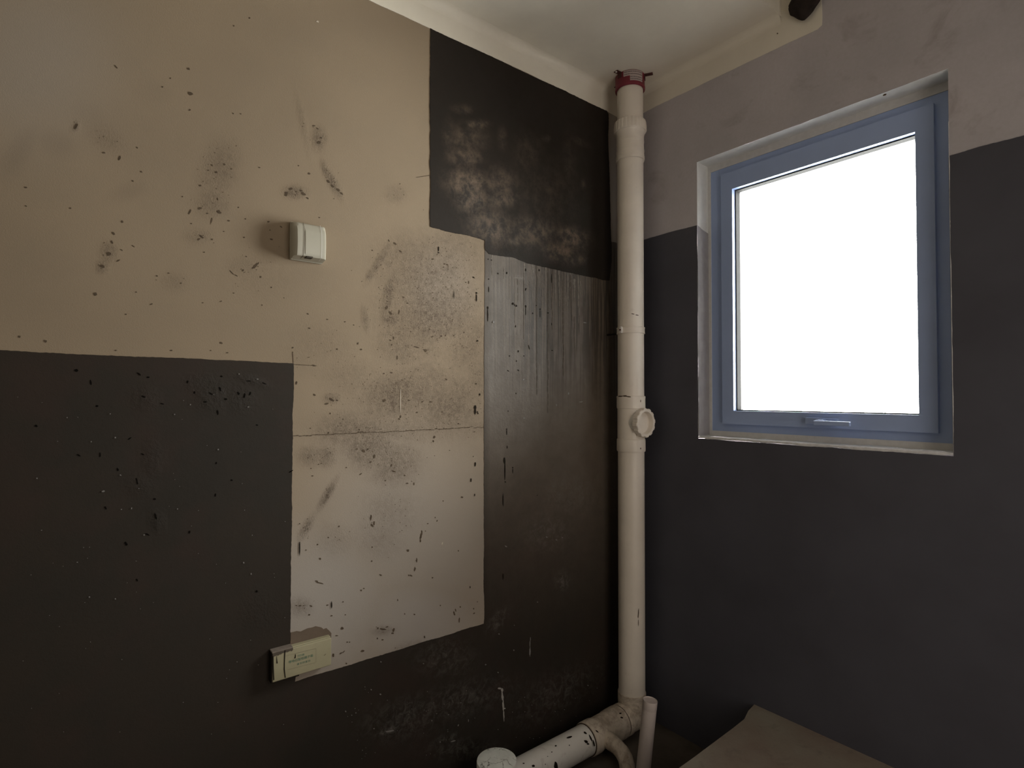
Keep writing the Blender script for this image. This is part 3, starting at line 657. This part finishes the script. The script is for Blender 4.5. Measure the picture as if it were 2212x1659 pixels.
q = ring('frame_mortar', HX0-.004, HX1+.004, HZ0-.004, HZ1+.004, .0175, .010, .0245, .0315, .0775, .15, mat=M_MORTAR, parent=wall_right, bev=0)
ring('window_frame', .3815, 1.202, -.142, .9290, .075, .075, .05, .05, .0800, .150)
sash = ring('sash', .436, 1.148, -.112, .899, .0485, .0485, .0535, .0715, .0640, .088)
ring('sash_rebate', .4800, 1.1040, -.063, .832, .0060, .0060, .0060, .0060, .087, .135, mat=simple('dark_rebate', (.045, .045, .048, 1), .6, .03), parent=win, bev=0)
ring('glazing_gasket', .4845, 1.0995, -.0585, .8275, .0040, .0035, .0040, .0040, .086, .114, mat=M_GASKET, bev=.001)
q = mesh_obj('pane', [(.49, .116, -.054), (1.094, .116, -.054), (1.094, .116, .823), (.49, .116, .823), (.49, .121, -.054), (1.094, .121, -.054), (1.094, .121, .823), (.49, .121, .823)],
             [(0, 1, 2, 3), (7, 6, 5, 4), (0, 4, 5, 1), (1, 5, 6, 2), (2, 6, 7, 3), (3, 7, 4, 0)], M_GLASS, win)
# handle: base plate on the sash, neck, lever pointing right
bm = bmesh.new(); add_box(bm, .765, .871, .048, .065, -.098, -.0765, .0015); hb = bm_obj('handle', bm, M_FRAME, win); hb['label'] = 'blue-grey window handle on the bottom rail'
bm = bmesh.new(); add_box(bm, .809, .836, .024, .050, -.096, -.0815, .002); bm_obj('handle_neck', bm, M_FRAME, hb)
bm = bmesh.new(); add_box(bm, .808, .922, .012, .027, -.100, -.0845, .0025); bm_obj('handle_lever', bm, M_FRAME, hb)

# ------------------------------------------------------------------ ceiling, floor, other walls
V, Fc = [], []
quad(V, Fc, (-.2, YB, ZC), (XN, YB, ZC), (XN, .2, ZC), (-.2, .2, ZC))
quad(V, Fc, (XN, YB, ZC), (XN, YB, ZN), (XN, .2, ZN), (XN, .2, ZC))
quad(V, Fc, (XN, YB, ZN), (XR, YB, ZN), (XR, .2, ZN), (XN, .2, ZN))
ceiling = struct(mesh_obj('ceiling', V, Fc, M_WHITE))
# cove fillets: the plasterer rounded the inner corner of the ceiling
bm = bmesh.new()
def cove(bm, p0, p1, n1, n2, r=.03, k=6):
    p0, p1, n1, n2 = map(Vector, (p0, p1, n1, n2)); rows = []
    for i in range(k+1):
        th = math.pi/2*i/k; d = n1*(r*(1-math.sin(th))) + n2*(r*(1-math.cos(th)))
        rows.append((bm.verts.new(p0+d), bm.verts.new(p1+d)))
    for i in range(k): bm.faces.new((rows[i][0], rows[i][1], rows[i+1][1], rows[i+1][0]))
cove(bm, (0.0016, YB, ZC), (0.0016, 0, ZC), (1, 0, 0), (0, 0, -1)); cove(bm, (0, -.0016, ZC), (XN, -.0016, ZC), (0, -1, 0), (0, 0, -1))
bm_obj('corner_fillet', bm, M_WHITE, ceiling, smooth=True, sharp=89)
floor = struct(mesh_obj('floor', [(-.2, YB, ZF), (XR, YB, ZF), (XR, .2, ZF), (-.2, .2, ZF), (-.2, YB, ZF-.1), (XR, YB, ZF-.1), (XR, .2, ZF-.1), (-.2, .2, ZF-.1)],
               [(0, 1, 2, 3), (7, 6, 5, 4), (0, 4, 5, 1), (1, 5, 6, 2), (2, 6, 7, 3), (3, 7, 4, 0)], M_SMOOTHFLOOR))
V, Fc = [], []
DY0, DY1, DZ = -1.52, -.48, .96  # opening added out of view to let the fill light in
for (a, b, c_, d_) in ((YB-.2, DY0, ZF, ZN), (DY1, .2, ZF, ZN), (DY0, DY1, DZ, ZN), (DY0, DY1, ZF, ZS)):
    n = len(V)
    V += [(x, y, z) for x in (XR, XR+.2) for z in (c_, d_) for y in (a, b)]
    Fc += [(n, n+1, n+3, n+2), (n+6, n+7, n+5, n+4), (n, n+4, n+5, n+1), (n+2, n+3, n+7, n+6), (n, n+2, n+6, n+4), (n+1, n+5, n+7, n+3)]
struct(mesh_obj('wall_far', V, Fc, M_FAR))
bm = bmesh.new(); add_box(bm, -.2, XR, YB-.2, YB, ZF, ZN); struct(bm_obj('wall_back', bm, M_FAR))
# an added, unseen box outside the invented doorway keeps the sky out
V, Fc = [], []
x0, x1 = XR+.2, XR+.9
quad(V, Fc, (x1, -1.8, ZS), (x1, -.2, ZS), (x1, -.2, 1.3), (x1, -1.8, 1.3)); quad(V, Fc, (x0, -1.8, ZS), (x1, -1.8, ZS), (x1, -1.8, 1.3), (x0, -1.8, 1.3))
quad(V, Fc, (x0, -.2, ZS), (x1, -.2, ZS), (x1, -.2, 1.3), (x0, -.2, 1.3)); quad(V, Fc, (x0, -1.8, 1.3), (x1, -1.8, 1.3), (x1, -.2, 1.3), (x0, -.2, 1.3))
quad(V, Fc, (x0, -1.8, ZS), (x1, -1.8, ZS), (x1, -.2, ZS), (x0, -.2, ZS))
struct(mesh_obj('wall_sky_blocker', V, Fc, M_FAR))

# cement slab, about 27 cm above the sunken strip where the pipes run
XS = .606
bm = bmesh.new()
prof = [(.597, 0.0), (.606, -.06), (.622, -.12), (.628, -.20), (.633, -.45), (.637, -.8), (.64, -1.4), (.64, YB)]
prof = [(x+random.uniform(-.002, .002), y) for x, y in prof]
top = [bm.verts.new((x, y-.002 if k == 0 else y, ZS)) for k, (x, y) in enumerate(prof)]; bot = [bm.verts.new((x, y-.002 if k == 0 else y, ZF)) for k, (x, y) in enumerate(prof)]
t2 = [bm.verts.new((XR, YB, ZS)), bm.verts.new((XR, -.002, ZS))]; b2 = [bm.verts.new((XR, YB, ZF)), bm.verts.new((XR, -.002, ZF))]
bm.faces.new(top+t2); bm.faces.new(list(reversed(bot+b2)))
L1, L2 = top+t2, bot+b2
for k in range(len(L1)): j = (k+1) % len(L1); bm.faces.new((L1[k], L2[k], L2[j], L1[j]))
slab = bm_obj('cement_slab', bm, M_SLAB)
slab['label'] = 'raised grey cement slab on the floor against the dark wall under the window'; slab['category'] = 'slab'

# ------------------------------------------------------------------ vertical drain pipe with its run at the floor
PX, PY_ = .125, -.125
stack = thing('drain_pipe', 'tall cream plastic drain pipe in the corner, turning along the floor', 'pipe', (PX, PY_, ZF))
def lathe(name, origin, axis, prof, mat, parent, seg=56, close=False, rfun=None, sharp=30):
    bm = bmesh.new(); add_lathe(bm, origin, axis, prof, seg, close, rfun); return bm_obj(name, bm, mat, parent, True, sharp)
UP = (0, 0, 1); C0 = (PX, PY_, 0)
lathe('upper_pipe', C0, UP, [(.055, 1.14), (.055, ZC)], M_PVC, stack)
lathe('middle_pipe', C0, UP, [(.0553, -.02), (.0553, 1.03)], M_PVC, stack)
lathe('lower_pipe', C0, UP, [(.0553, -1.255), (.0553, -.21)], M_PVC, stack)
cp = lathe('expansion_coupling', C0, UP, [(.0560, 1.005), (.0598, 1.006), (.0604, 1.012), (.0604, 1.022), (.0590, 1.026), (.0585, 1.040), (.0592, 1.043), (.0592, 1.050), (.0580, 1.054), (.0575, 1.078), (.0585, 1.083), (.0585, 1.089), (.0578, 1.094), (.0585, 1.112), (.0640, 1.130), (.0665, 1.134)], M_PVC, stack)
lathe('lock_nut', C0, UP, [(.0600, 1.128), (.0668, 1.130), (.0692, 1.134), (.0694, 1.150), (.0675, 1.168), (.0655, 1.174), (.0560, 1.177)], M_PVC, cp, seg=120,
      rfun=lambda th, j: 1.0 - (.030 if (j in (2, 3, 4, 5) and int(th/(2*math.pi)*120+.01) % 5 == 0) else 0))
cl = lathe('pipe_clamp', C0, UP, [(.0553, .2630), (.0590, .2632), (.0598, .2650), (.0588, .2680), (.0584, .2740), (.0584, .2820), (.0590, .2865), (.0598, .2890), (.0588, .2905), (.0553, .2905)], M_PVC, stack)
ldir = pX(1341, 711, .125)                    # the lug, on the visible left flank
ang = None
for k in range(720):
    th = math.radians(k/2); q = np.array([PX+.060*math.cos(th), PY_+.060*math.sin(th), .277])
    X_, _ = topx(q[None]); d_ = np.dot(q-CAM, CF)
    if abs(X_[0]-1342) < .7 and np.linalg.norm(q[:2]-CAM[:2]) < 2.50: ang = th
ang = ang if ang is not None else math.radians(-110)
bm = bmesh.new(); add_box(bm, -.004, .010, -.006, .006, -.0135, .0135, .003)
bmesh.ops.transform(bm, matrix=Matrix.Translation((PX+.058*math.cos(ang), PY_+.058*math.sin(ang), .277))@Matrix.Rotation(ang, 4, 'Z'), verts=bm.verts)
bm_obj('clamp_lug', bm, M_STEEL, cl)
bm = bmesh.new(); a_, u_, v_ = frame_of((math.cos(ang), math.sin(ang), 0))
add_lathe(bm, (PX+.067*math.cos(ang), PY_+.067*math.sin(ang), .277), (math.cos(ang), math.sin(ang), 0), [(.0035, 0), (.0035, .004), (.0001, .0045)], 12); bm_obj('clamp_screw', bm, M_RUST, cl)
bm = bmesh.new(); add_tube(bm, [(PX-.055, PY_-.01, .270), (0.0, PY_-.01, .270)], .004, 10); bm_obj('clamp_rod', bm, M_DARKMARK, cl)
# access tee with a plugged opening towards +X
tee = lathe('access_tee', C0, UP, [(.0556, -.2350), (.0592, -.2345), (.0604, -.2300), (.0600, -.1880), (.0592, -.1830), (.0570, -.1815), (.0568, -.0545), (.0592, -.0530), (.0600, -.0480),
            (.0598, -.0120), (.0604, -.0080), (.0604, -.0030), (.0590, -.0010), (.0556, -.0005)], M_PVC, stack)
PZ = -.112
PORT = .199
lathe('port_neck', (PX, PY_, PZ), (1, 0, 0), [(.050, .02), (.050, .050), (.0515, .056), (.0535, .060), (.0535, .068)], M_PVC_LOW, tee)
lathe('port_nut', (PX, PY_, PZ), (1, 0, 0), [(.0520, .055), (.0575, .057), (.0580, .078), (.0560, .0805), (.0480, .0807), (.0465, .0795), (.0450, .0600), (.0435, .0580), (.0001, .0575)], M_PVC, tee, seg=96,
      rfun=lambda th, j: (1.0 + (.065 if (j in (1, 2, 3) and ((th/(2*math.pi)*12) % 1) < .5) else 0)))
marks_on = []
def on_cyl(x, y, O, ax, R):
    """point where the line of sight through a photo pixel meets a pipe's surface (nearest side)"""
    O, ax = np.array(O, float), np.array(ax, float); ax /= np.linalg.norm(ax); d = ray(x, y); m = CAM-O
    dp = d-ax*(d@ax); mp = m-ax*(m@ax); A = dp@dp; B = 2*dp@mp; Cc = mp@mp-R*R; disc = B*B-4*A*Cc
    if disc < 0: return None
    return CAM+d*((-B-math.sqrt(disc))/(2*A))
def cyl_marks(name, lst, O, ax, R, mat, parent, seed=1):
    r = np.random.default_rng(seed); V = []; Fc = []
    for (x, y, rx, ry, a) in lst:
        c_, s_ = math.cos(math.radians(a)), math.sin(math.radians(a)); ctr = on_cyl(x, y, O, ax, R)
        if ctr is None: continue
        ps = []
        for i in range(10):
            th = 2*math.pi*i/10; qn = 1+r.normal(0, .1); u, v = rx*math.cos(th)*qn, ry*math.sin(th)*qn
            p_ = on_cyl(x+u*c_-v*s_, y+u*s_+v*c_, O, ax, R)
            if p_ is None: p_ = ctr
            ps.append(p_)
        b = len(V); V.append(ctr); V += ps
        for i in range(10): Fc.append((b, b+1+i, b+1+(i+1) % 10))
    o = mesh_obj(name, V, Fc, mat, parent); o['kind'] = 'stuff'; return o
cyl_marks('dirt_marks', [(1340,856,6,1.4,0),(1350,855.5,5,1.6,0),(1358,857,5,1.2,5),(1384,866,.9,3,0),(1384,969,1,2,0)], C0, UP, .0608, M_PIT, stack, 3)
cyl_marks('dirt_marks', [(1367,678,4,.9,10),(1376,680.5,4,.9,8),(1379,1325,1.2,11,4),(1379,1345,.7,8,0)], C0, UP, .0560, M_PIT, stack, 4)
# foot of the stack
HZ_ = -1.342
ft = lathe('foot_socket', C0, UP, [(.0555, -1.243), (.0576, -1.2434), (.0582, -1.246), (.0582, -1.285), (.0575, -1.29), (.0570, -1.335)], M_PVC_DIRTY, stack)
AX = (0, -1, 0)
el = lathe('floor_tee', (PX, 0, HZ_), AX, [(.0001, .050), (.045, .052), (.058, .060), (.0595, .10), (.0592, .170), (.0622, .174), (.0628, .180), (.0625, .198), (.0605, .2015), (.0600, .2045), (.0630, .208), (.0638, .214), (.0630, .252), (.0600, .256)], M_PVC_DIRTY, stack)
M_JOINT = simple('joint_dirt', (.085, .055, .035, 1), .9, .25, 70)
for yy, rr in ((.2030, .0612), (.2575, .0608), (.4030, .0592)):
    lathe('joint_line', (PX, 0, HZ_), AX, [(rr-.003, yy-.0014), (rr, yy-.0010), (rr, yy+.0010), (rr-.003, yy+.0014)], M_JOINT, el)
bt = lathe('branch_tee', (PX, 0, HZ_), AX, [(.0560, .236), (.0612, .238), (.0622, .242), (.0620, .268), (.0592, .275), (.0588, .345), (.0612, .352), (.0622, .357), (.0622, .395), (.0612, .400), (.0556, .402)], M_PVC_DIRTY, stack)
fp = lathe('floor_pipe', (PX, 0, HZ_), AX, [(.0555, .39), (.0555, 1.30)], M_PVC_LOW, stack)
cyl_marks('paint_splashes', [(1230,1592.5,6.5,2.2,-12),(1200.5,1611,2.6,1.7,0),(1201,1655,4.2,11,-8),(1201,1668,3,9,0),(1152,1654.5,3.4,3,0),(1131,1649,2.4,1.2,0),(1192,1624.5,1.4,1.2,0),(1183,1634,1,1,0),
          (1266,1602,5.0,3,30),(1270,1607,3,2,0),(1230,1610,1,1.6,0),(1178,1651,1,1.2,0),(1264,1583,4,2.2,35),(1276,1594,1.6,8,-25)], (PX, 0, HZ_), AX, .0562, M_DARKMARK, fp, 5)
cyl_marks('paint_splashes', [(1283,1606,1.4,8,-15),(1290,1580,4,1.2,40),(1340,1541,3,1.6,0),(1343,1550,3.2,1.6,20)], (PX, 0, HZ_), AX, .0640, M_DARKMARK, bt, 6)
# 50 mm elbow branching off towards the floor
p0 = np.array([PX+.03, -.345, HZ_+.002])
path = [(PX+.03, -.33, HZ_), (PX+.075, -.335, HZ_), (PX+.105, -.338, HZ_-.001), (PX+.130, -.342, HZ_-.006), (PX+.150, -.346, HZ_-.017), (PX+.162, -.350, HZ_-.034), (PX+.168, -.353, HZ_-.062)]
bm = bmesh.new(); add_tube(bm, path, [.0305, .0305, .0280, .0285, .0290, .0290, .0290], 28); be = bm_obj('branch_elbow', bm, M_PVC_DIRTY, bt, True)
# riser with putty covered cap
RXc = pZ(1073, 1640, -1.20); RX, RY = float(RXc[0]), float(RXc[1])
rs = lathe('riser', (RX, RY, 0), UP, [(.058, -1.345), (.058, -1.235), (.0655, -1.233), (.0662, -1.228), (.0662, -1.206), (.0650, -1.202)], M_PVC_LOW, stack)
bm = bmesh.new(); r = np.random.default_rng(3); rings = []
for k in range(9):
    rr = .0652*(1-k/8.0); rg = []
    for i in range(40):
        th = 2*math.pi*i/40
        rg.append(bm.verts.new((RX+rr*math.cos(th), RY+rr*math.sin(th), -1.2022+.004*math.sin(min(1, k/3)*math.pi/2)+r.normal(0, .0006)*(k > 0))))
    rings.append(rg)
for k in range(8):
    for i in range(40):
        j = (i+1) % 40; bm.faces.new((rings[k][i], rings[k][j], rings[k+1][j], rings[k+1][i]))
bmesh.ops.remove_doubles(bm, verts=bm.verts, dist=1e-5)
q = bm_obj('riser_cap', bm, M_PUTTY, rs, True, 80); q['label'] = 'cap smeared with cracked pale putty'

# thin capped pipe standing in front
tp = np.array([.391, -.345, -1.0945]); dirv = np.array([.62*-.028-.0, .784*-.028, -.300]); 
bs = np.array([tp[0]-.0200, tp[1]-.0262, ZF])
thin = thing('capped_pipe', 'thin pinkish-white capped pipe leaning upright in front of the tall drain pipe', 'pipe', tuple(bs))
axv = tp-bs; Lh = np.linalg.norm(axv)
lathe('pipe_body', tuple(bs), tuple(axv), [(.0252, 0), (.0252, Lh-.012)], M_PVC_THIN, thin, 40)
lathe('pipe_cap', tuple(bs), tuple(axv), [(.0252, Lh-.030), (.0256, Lh-.029), (.0258, Lh-.003), (.0252, Lh), (.0245, Lh), (.0235, Lh-.0025), (.0001, Lh-.0030)], M_PVC_THIN, thin, 40)

# fire collar round the pipe at the ceiling
fc = thing('fire_collar', 'red metal fire collar with screw tabs round the pipe at the ceiling', 'collar', (PX, PY_, ZC))
lathe('collar_band', C0, UP, [(.0558, 1.3120), (.0590, 1.3100), (.0625, 1.3120), (.0636, 1.3165), (.0636, 1.3220), (.0622, 1.3250), (.0620, ZC-.001)], M_RED, fc, 64)
for (a_, L_) in ((-93, .022), (32, .030), (172, .026)):
    th = math.radians(a_); bm = bmesh.new(); add_box(bm, .060, .066+L_, -.010, .010, ZC-.0030, ZC-.0008, .0008)
    add_box(bm, .0618, .0640, -.010, .010, ZC-.022, ZC-.0010, .0008)
    bmesh.ops.transform(bm, matrix=Matrix.Translation((PX, PY_, 0))@Matrix.Rotation(th, 4, 'Z'), verts=bm.verts)
    tb = bm_obj('tab', bm, M_RUST, fc)
    bm = bmesh.new(); add_lathe(bm, (PX+(.075+L_*.4)*math.cos(th), PY_+(.075+L_*.4)*math.sin(th), ZC-.0030), (0, 0, -1), [(.0042, 0), (.0042, .002), (.0001, .003)], 12)
    bm_obj('screw', bm, M_STEEL if a_ == -93 else M_RUST, tb)
def cyl_patch(name, a0, a1, z0, z1, R, mat, parent, n=14):
    V = []; Fc = []
    for i in range(n+1):
        th = math.radians(a0+(a1-a0)*i/n)
        for z in (z0, z1):
            for rr in (R, R+.0006): V.append((PX+rr*math.cos(th), PY_+rr*math.sin(th), z))
    for i in range(n):
        k = 4*i
        Fc += [(k+1, k+5, k+7, k+3), (k, k+1, k+5, k+4), (k+2, k+6, k+7, k+3)]
    return mesh_obj(name, V, Fc, mat, parent)
def ang_at(xp, z, R):                       # the angle on the collar seen at photo column xp
    best = None
    for k in range(-1400, 600):
        th = math.radians(k/8); q = np.array([PX+R*math.cos(th), PY_+R*math.sin(th), z])
        if (q[:2]-np.array([PX, PY_]))@(CAM[:2]-np.array([PX, PY_])) <= 0: continue
        X_ = topx(q[None])[0][0]
        if best is None or abs(X_-xp) < best[0]: best = (abs(X_-xp), k/8)
    return best[1]
A1, A2, A3 = ang_at(1347, 1.35, .0620), ang_at(1361, 1.35, .0620), ang_at(1387, 1.35, .0620)
s1 = cyl_patch('sticker', A1, A3, 1.3470, 1.3700, .0624, M_STICKER, fc); s1['label'] = 'white paper sticker with small print'
s2 = cyl_patch('sticker', A2, A3, 1.3260, 1.3470, .0624, M_STICKER, fc)
prn = random.Random(4)
V, Fc = [], []
for (a0, a1, z0, z1, rows) in ((A1, A3, 1.3490, 1.3690, 2), (A2, A3, 1.3280, 1.3460, 2)):
    for rw in range(rows):
        zz = z0+(z1-z0)*(rw+.25)/rows; t_ = a0+2
        while t_ < a1-3:
            wd_ = prn.uniform(1.5, 3.2)
            for (tt, z) in ((t_, zz), (t_+wd_, zz), (t_+wd_, zz+.0045), (t_, zz+.0045)):
                th = math.radians(tt); V.append((PX+  .0632*math.cos(th), PY_+.0632*math.sin(th), z))
            n = len(V); Fc.append((n-4, n-3, n-2, n-1)); t_ += wd_+prn.uniform(.8, 1.6)
q = mesh_obj('small_print', V, Fc, M_PRINT, fc); q['kind'] = 'stuff'

# ------------------------------------------------------------------ waterproof socket cover on the bare wall
sb = thing('socket_cover', 'ivory plastic splash-proof socket cover on the bare upper wall', 'socket', (0, -1.455, .45))
y0, y1, z0, z1 = -1.502, -1.409, .396, .504
bm = bmesh.new(); add_box(bm, 0, .012, y0, y1+.001, z0-.001, z1+.002, .004, 3); bm_obj('base_plate', bm, M_SOCKET, sb, True)
def dome(name, ya, yb, za, zb, x0, prof, mat, parent, edge=.006):
    """a lid bulging out from the wall; prof(v) = depth with v from bottom 0 to top 1"""
    bm = bmesh.new(); nv, nu = 22, 14; rows = []
    for j in range(nv+1):
        v = j/nv; row = []
        for i in range(nu+1):
            u = i/nu; e = min(u, 1-u)*(yb-ya)
            k = 1.0 if e >= edge else math.sqrt(max(0, 1-((edge-e)/edge)**2))
            row.append(bm.verts.new((x0+prof(v)*(.75+.25*k) if 0 < j < nv else x0, ya+(yb-ya)*u, za+(zb-za)*v)))
        rows.append(row)
    for j in range(nv):
        for i in range(nu): bm.faces.new((rows[j][i], rows[j][i+1], rows[j+1][i+1], rows[j+1][i]))
    for i in (0, nu):
        base = [bm.verts.new((x0-.004, ya+(yb-ya)*i/nu, za+(zb-za)*j/nv)) for j in range(nv+1)]
        for j in range(nv): bm.faces.new((rows[j][i], rows[j+1][i], base[j+1], base[j]))
    return bm_obj(name, bm, mat, parent, True, 45)
def P1(v): return .046*min(1, (v/.05))**.5*(1-.42*max(0, (v-.70)/.30)**1.8)*(.93+.07*math.sin(math.pi*min(1, v*1.2)))
dome('side_shell', y0+.001, y1, z0, z1, .008, lambda v: P1(v), M_SOCKET, sb, .010)
dome('hinged_lid', y0+.026, y1-.018, z0+.003, z1-.004, .0095, lambda v: P1(v), M_SOCKET, sb, .003)
def seam(yc, wd_, off, mat, name, lean=0.0):
    V, Fc = [], []
    for k in range(31):
        v = .01+.97*k/30; x = .0095+P1(v)+off; yy = yc+lean*(v-.5)+.004*max(0, v-.75)
        V += [(x, yy-wd_/2, z0+(z1-z0)*v), (x, yy+wd_/2, z0+(z1-z0)*v)]
    for k in range(30): Fc.append((2*k, 2*k+1, 2*k+3, 2*k+2))
    return mesh_obj(name, V, Fc, mat, sb, smooth=True)
seam(y0+.0250, .0016, -.0004, simple('seam_shade', (.17, .14, .10, 1), .8), 'lid_seam', .003)
seam(y1-.0172, .0012, .0002, M_STEEL, 'lid_edge_highlight')  # bright strip paints the highlight along the lid's right edge
bm = bmesh.new(); add_box(bm, .034, .0555, y0+.032, y1-.042, z0+.0015, z0+.0055, .001); bm_obj('cable_slot', bm, M_SOCKET_D, sb)

# ------------------------------------------------------------------ junction box cover low on the wall
jb = thing('junction_box', 'yellowed bonding-box cover with green printed characters low on the wall', 'box cover', (0, -1.46, -.76))
JY0, JY1, JZ0, JZ1, JD = -1.5435, -1.377, -.8020, -.7215, .026
bm = bmesh.new(); add_box(bm, 0, JD-.008, JY0-.001, JY1+.0, JZ0-.0, JZ1+.002, .002); bm_obj('box_body', bm, M_LID, jb)
bm = bmesh.new(); add_box(bm, JD-.010, JD, JY0, JY1, JZ0, JZ1, .0035, 3); jl = bm_obj('lid', bm, M_LID, jb, True)
q = None
# black coating carried over its left end
bm = bmesh.new(); add_box(bm, -.0005, JD-.0005, JY0-.0030, JY0+.0005, JZ0-.002, JZ1+.002, .001); q = bm_obj('coated_side', bm, M_DARKMARK, jb); q['label'] = 'left side painted black'
bm = bmesh.new(); add_box(bm, .001, JD+.0010, JY0-.0020, -1.4885, JZ1+.0005, JZ1+.0050, .0016)
bm_obj('coat_smear', bm, M_SMEAR, jb)
V, Fc = [], []
xs = np.linspace(JY0, -1.4885, 16); r = np.random.default_rng(8)
for k, y in enumerate(xs):
    V += [(JD+.0006, y, JZ1+.003), (JD+.0006, y, JZ1-.0065+r.normal(0, .0012)+.002*(k == 15))]
for k in range(15): Fc.append((2*k, 2*k+1, 2*k+3, 2*k+2))
q = mesh_obj('coat_run', V, Fc, simple('dark_smear', (.10, .08, .06, 1), .7), jb); q['label'] = 'dark brushed edge over the top left of the cover'
# lower lip of coating under the cover
bm = bmesh.new(); add_box(bm, .0005, JD-.001, JY0, -1.470, JZ0-.0035, JZ0+.0004, .001); bm_obj('coat_lip', bm, M_DARKMARK, jb)
def lid_stroke(name, pts, wd_, mat):
    V, Fc = [], []
    for k, (y, z) in enumerate(pts):
        w2 = wd_[k]/2; V += [(JD+.0007, y-w2, z), (JD+.0007, y+w2, z)]
    for k in range(len(pts)-1): Fc.append((2*k, 2*k+1, 2*k+3, 2*k+2))
    return mesh_obj(name, V, Fc, mat, jl)
def lp(x, y): q = pX(x, y, JD); return (q[1], q[2])
lid_stroke('drip', [lp(615.4, 1404), lp(614.8, 1416), lp(614.2, 1432), lp(614, 1446), lp(615, 1455), lp(616.2, 1464)], [.003, .003, .0027, .003, .0028, .0026], M_DARKMARK)
lid_stroke('drip', [lp(638, 1413), lp(638, 1417), lp(637, 1422)], [.0016, .0026, .0036], M_DARKMARK)
lid_stroke('drip', [lp(597.5, 1417), lp(597.8, 1424), lp(598.5, 1433)], [.0008, .0018, .0032], M_DARKMARK)
lid_stroke('drip', [lp(589.6, 1417), lp(590, 1440), lp(591.3, 1469)], [.003, .003, .003], M_DARKMARK)
lid_stroke('scuff', [lp(704.5, 1412), lp(702, 1414), lp(700, 1416)], [.001, .003, .002], M_PIT)
# thin printed outline
for a, b in (((617.5, 1416.5), (682.5, 1400.5)), ((682.5, 1400.5), (682.7, 1430.5)), ((682.7, 1430.5), (622, 1446.5))):
    (ya, za), (yb, zb) = lp(*a), lp(*b)
    d = np.array([yb-ya, zb-za]); d /= np.linalg.norm(d); nn = np.array([-d[1], d[0]])*.0003
    mesh_obj('print_line', [(JD+.0006, ya+nn[0], za+nn[1]), (JD+.0006, yb+nn[0], zb+nn[1]), (JD+.0006, yb-nn[0], zb-nn[1]), (JD+.0006, ya-nn[0], za-nn[1])], [(0, 1, 2, 3)], simple('faint_line', (.26, .24, .16, 1), .6), jl)
def lettering(txt, y, z, size, space=1.0, rotz=0):
    cu = bpy.data.curves.new('lettering', 'FONT'); cu.body = txt; cu.size = size; cu.align_x = 'CENTER'; cu.align_y = 'CENTER'
    cu.space_character = space; cu.offset = size*.006
    o = bpy.data.objects.new('tmp', cu); COL.objects.link(o); bpy.context.view_layer.update()
    me = bpy.data.meshes.new_from_object(o.evaluated_get(bpy.context.evaluated_depsgraph_get()))
    bpy.data.objects.remove(o)
    me.materials.clear(); me.materials.append(M_GREEN)
    q = bpy.data.objects.new('lettering', me); COL.objects.link(q)
    # text x -> +Y, text y -> +Z, facing +X
    Mx = Matrix(((0, 0, 1, JD+.0006), (1, 0, 0, y), (0, 1, 0, z), (0, 0, 0, 1)))
    me.transform(Mx)
    q.parent = jl; q['label'] = 'green printed characters'
    q.matrix_parent_inverse = Matrix.Identity(4)
    return q
def lz(x, y): q = pX(x, y, JD); return float(q[1]), float(q[2])
jl.matrix_parent_inverse = jl.matrix_parent_inverse
for txt, a, sz, spc in (('TD28', (650, 1415.5), .0080, 1.0), ('等电位联结端子箱', (650.3, 1423.2), .0086, 1.02), ('请勿随意动', (656, 1431.0), .0066, 1.42)):
    y_, z_ = lz(*a); lettering(txt, y_, z_, sz, spc)

# ------------------------------------------------------------------ dark brown lump by the ceiling
bm = bmesh.new(); bmesh.ops.create_icosphere(bm, subdivisions=4, radius=1.0)
r = np.random.default_rng(2)
from mathutils import noise as mn
pts_out = [(.7636, 1.3983), (.7504, 1.3758), (.7567, 1.3474), (.7868, 1.3162), (.8023, 1.303), (.8287, 1.3163), (.8576, 1.3451), (.872, 1.39), (.87, 1.47), (.80, 1.50), (.765, 1.45)]
ctr = Vector((.808, 0, 1.395))
def rad_at(th):
    best = None
    for k in range(len(pts_out)):
        a, b = pts_out[k], pts_out[(k+1) % len(pts_out)]
        ax_, az_, bx_, bz_ = a[0]-ctr.x, a[1]-ctr.z, b[0]-ctr.x, b[1]-ctr.z
        dx, dz = math.cos(th), math.sin(th); den = dx*(bz_-az_)-dz*(bx_-ax_)
        if abs(den) < 1e-9: continue
        t_ = (ax_*(bz_-az_)-az_*(bx_-ax_))/den; s_ = (ax_*dz-az_*dx)/den
        if t_ > 0 and -.001 <= s_ <= 1.001: best = t_ if best is None else min(best, t_)
    return best or .07
for v in bm.verts:
    th = math.atan2(v.co.z, v.co.x); rr = math.hypot(v.co.x, v.co.z); R_ = rad_at(th)
    nz_ = mn.noise(v.co*3.2)*.12
    v.co = Vector((ctr.x+math.cos(th)*rr*R_*(1+nz_*.25), -.018+v.co.y*.020*(1+nz_*2), ctr.z+math.sin(th)*rr*R_*(1+nz_*.25)))
lump = bm_obj('foam_lump', bm, M_BROWN, None, True, 80)
lump['label'] = 'dark brown ragged lump stuck on the white paint at the top near the ceiling'; lump['category'] = 'lump'
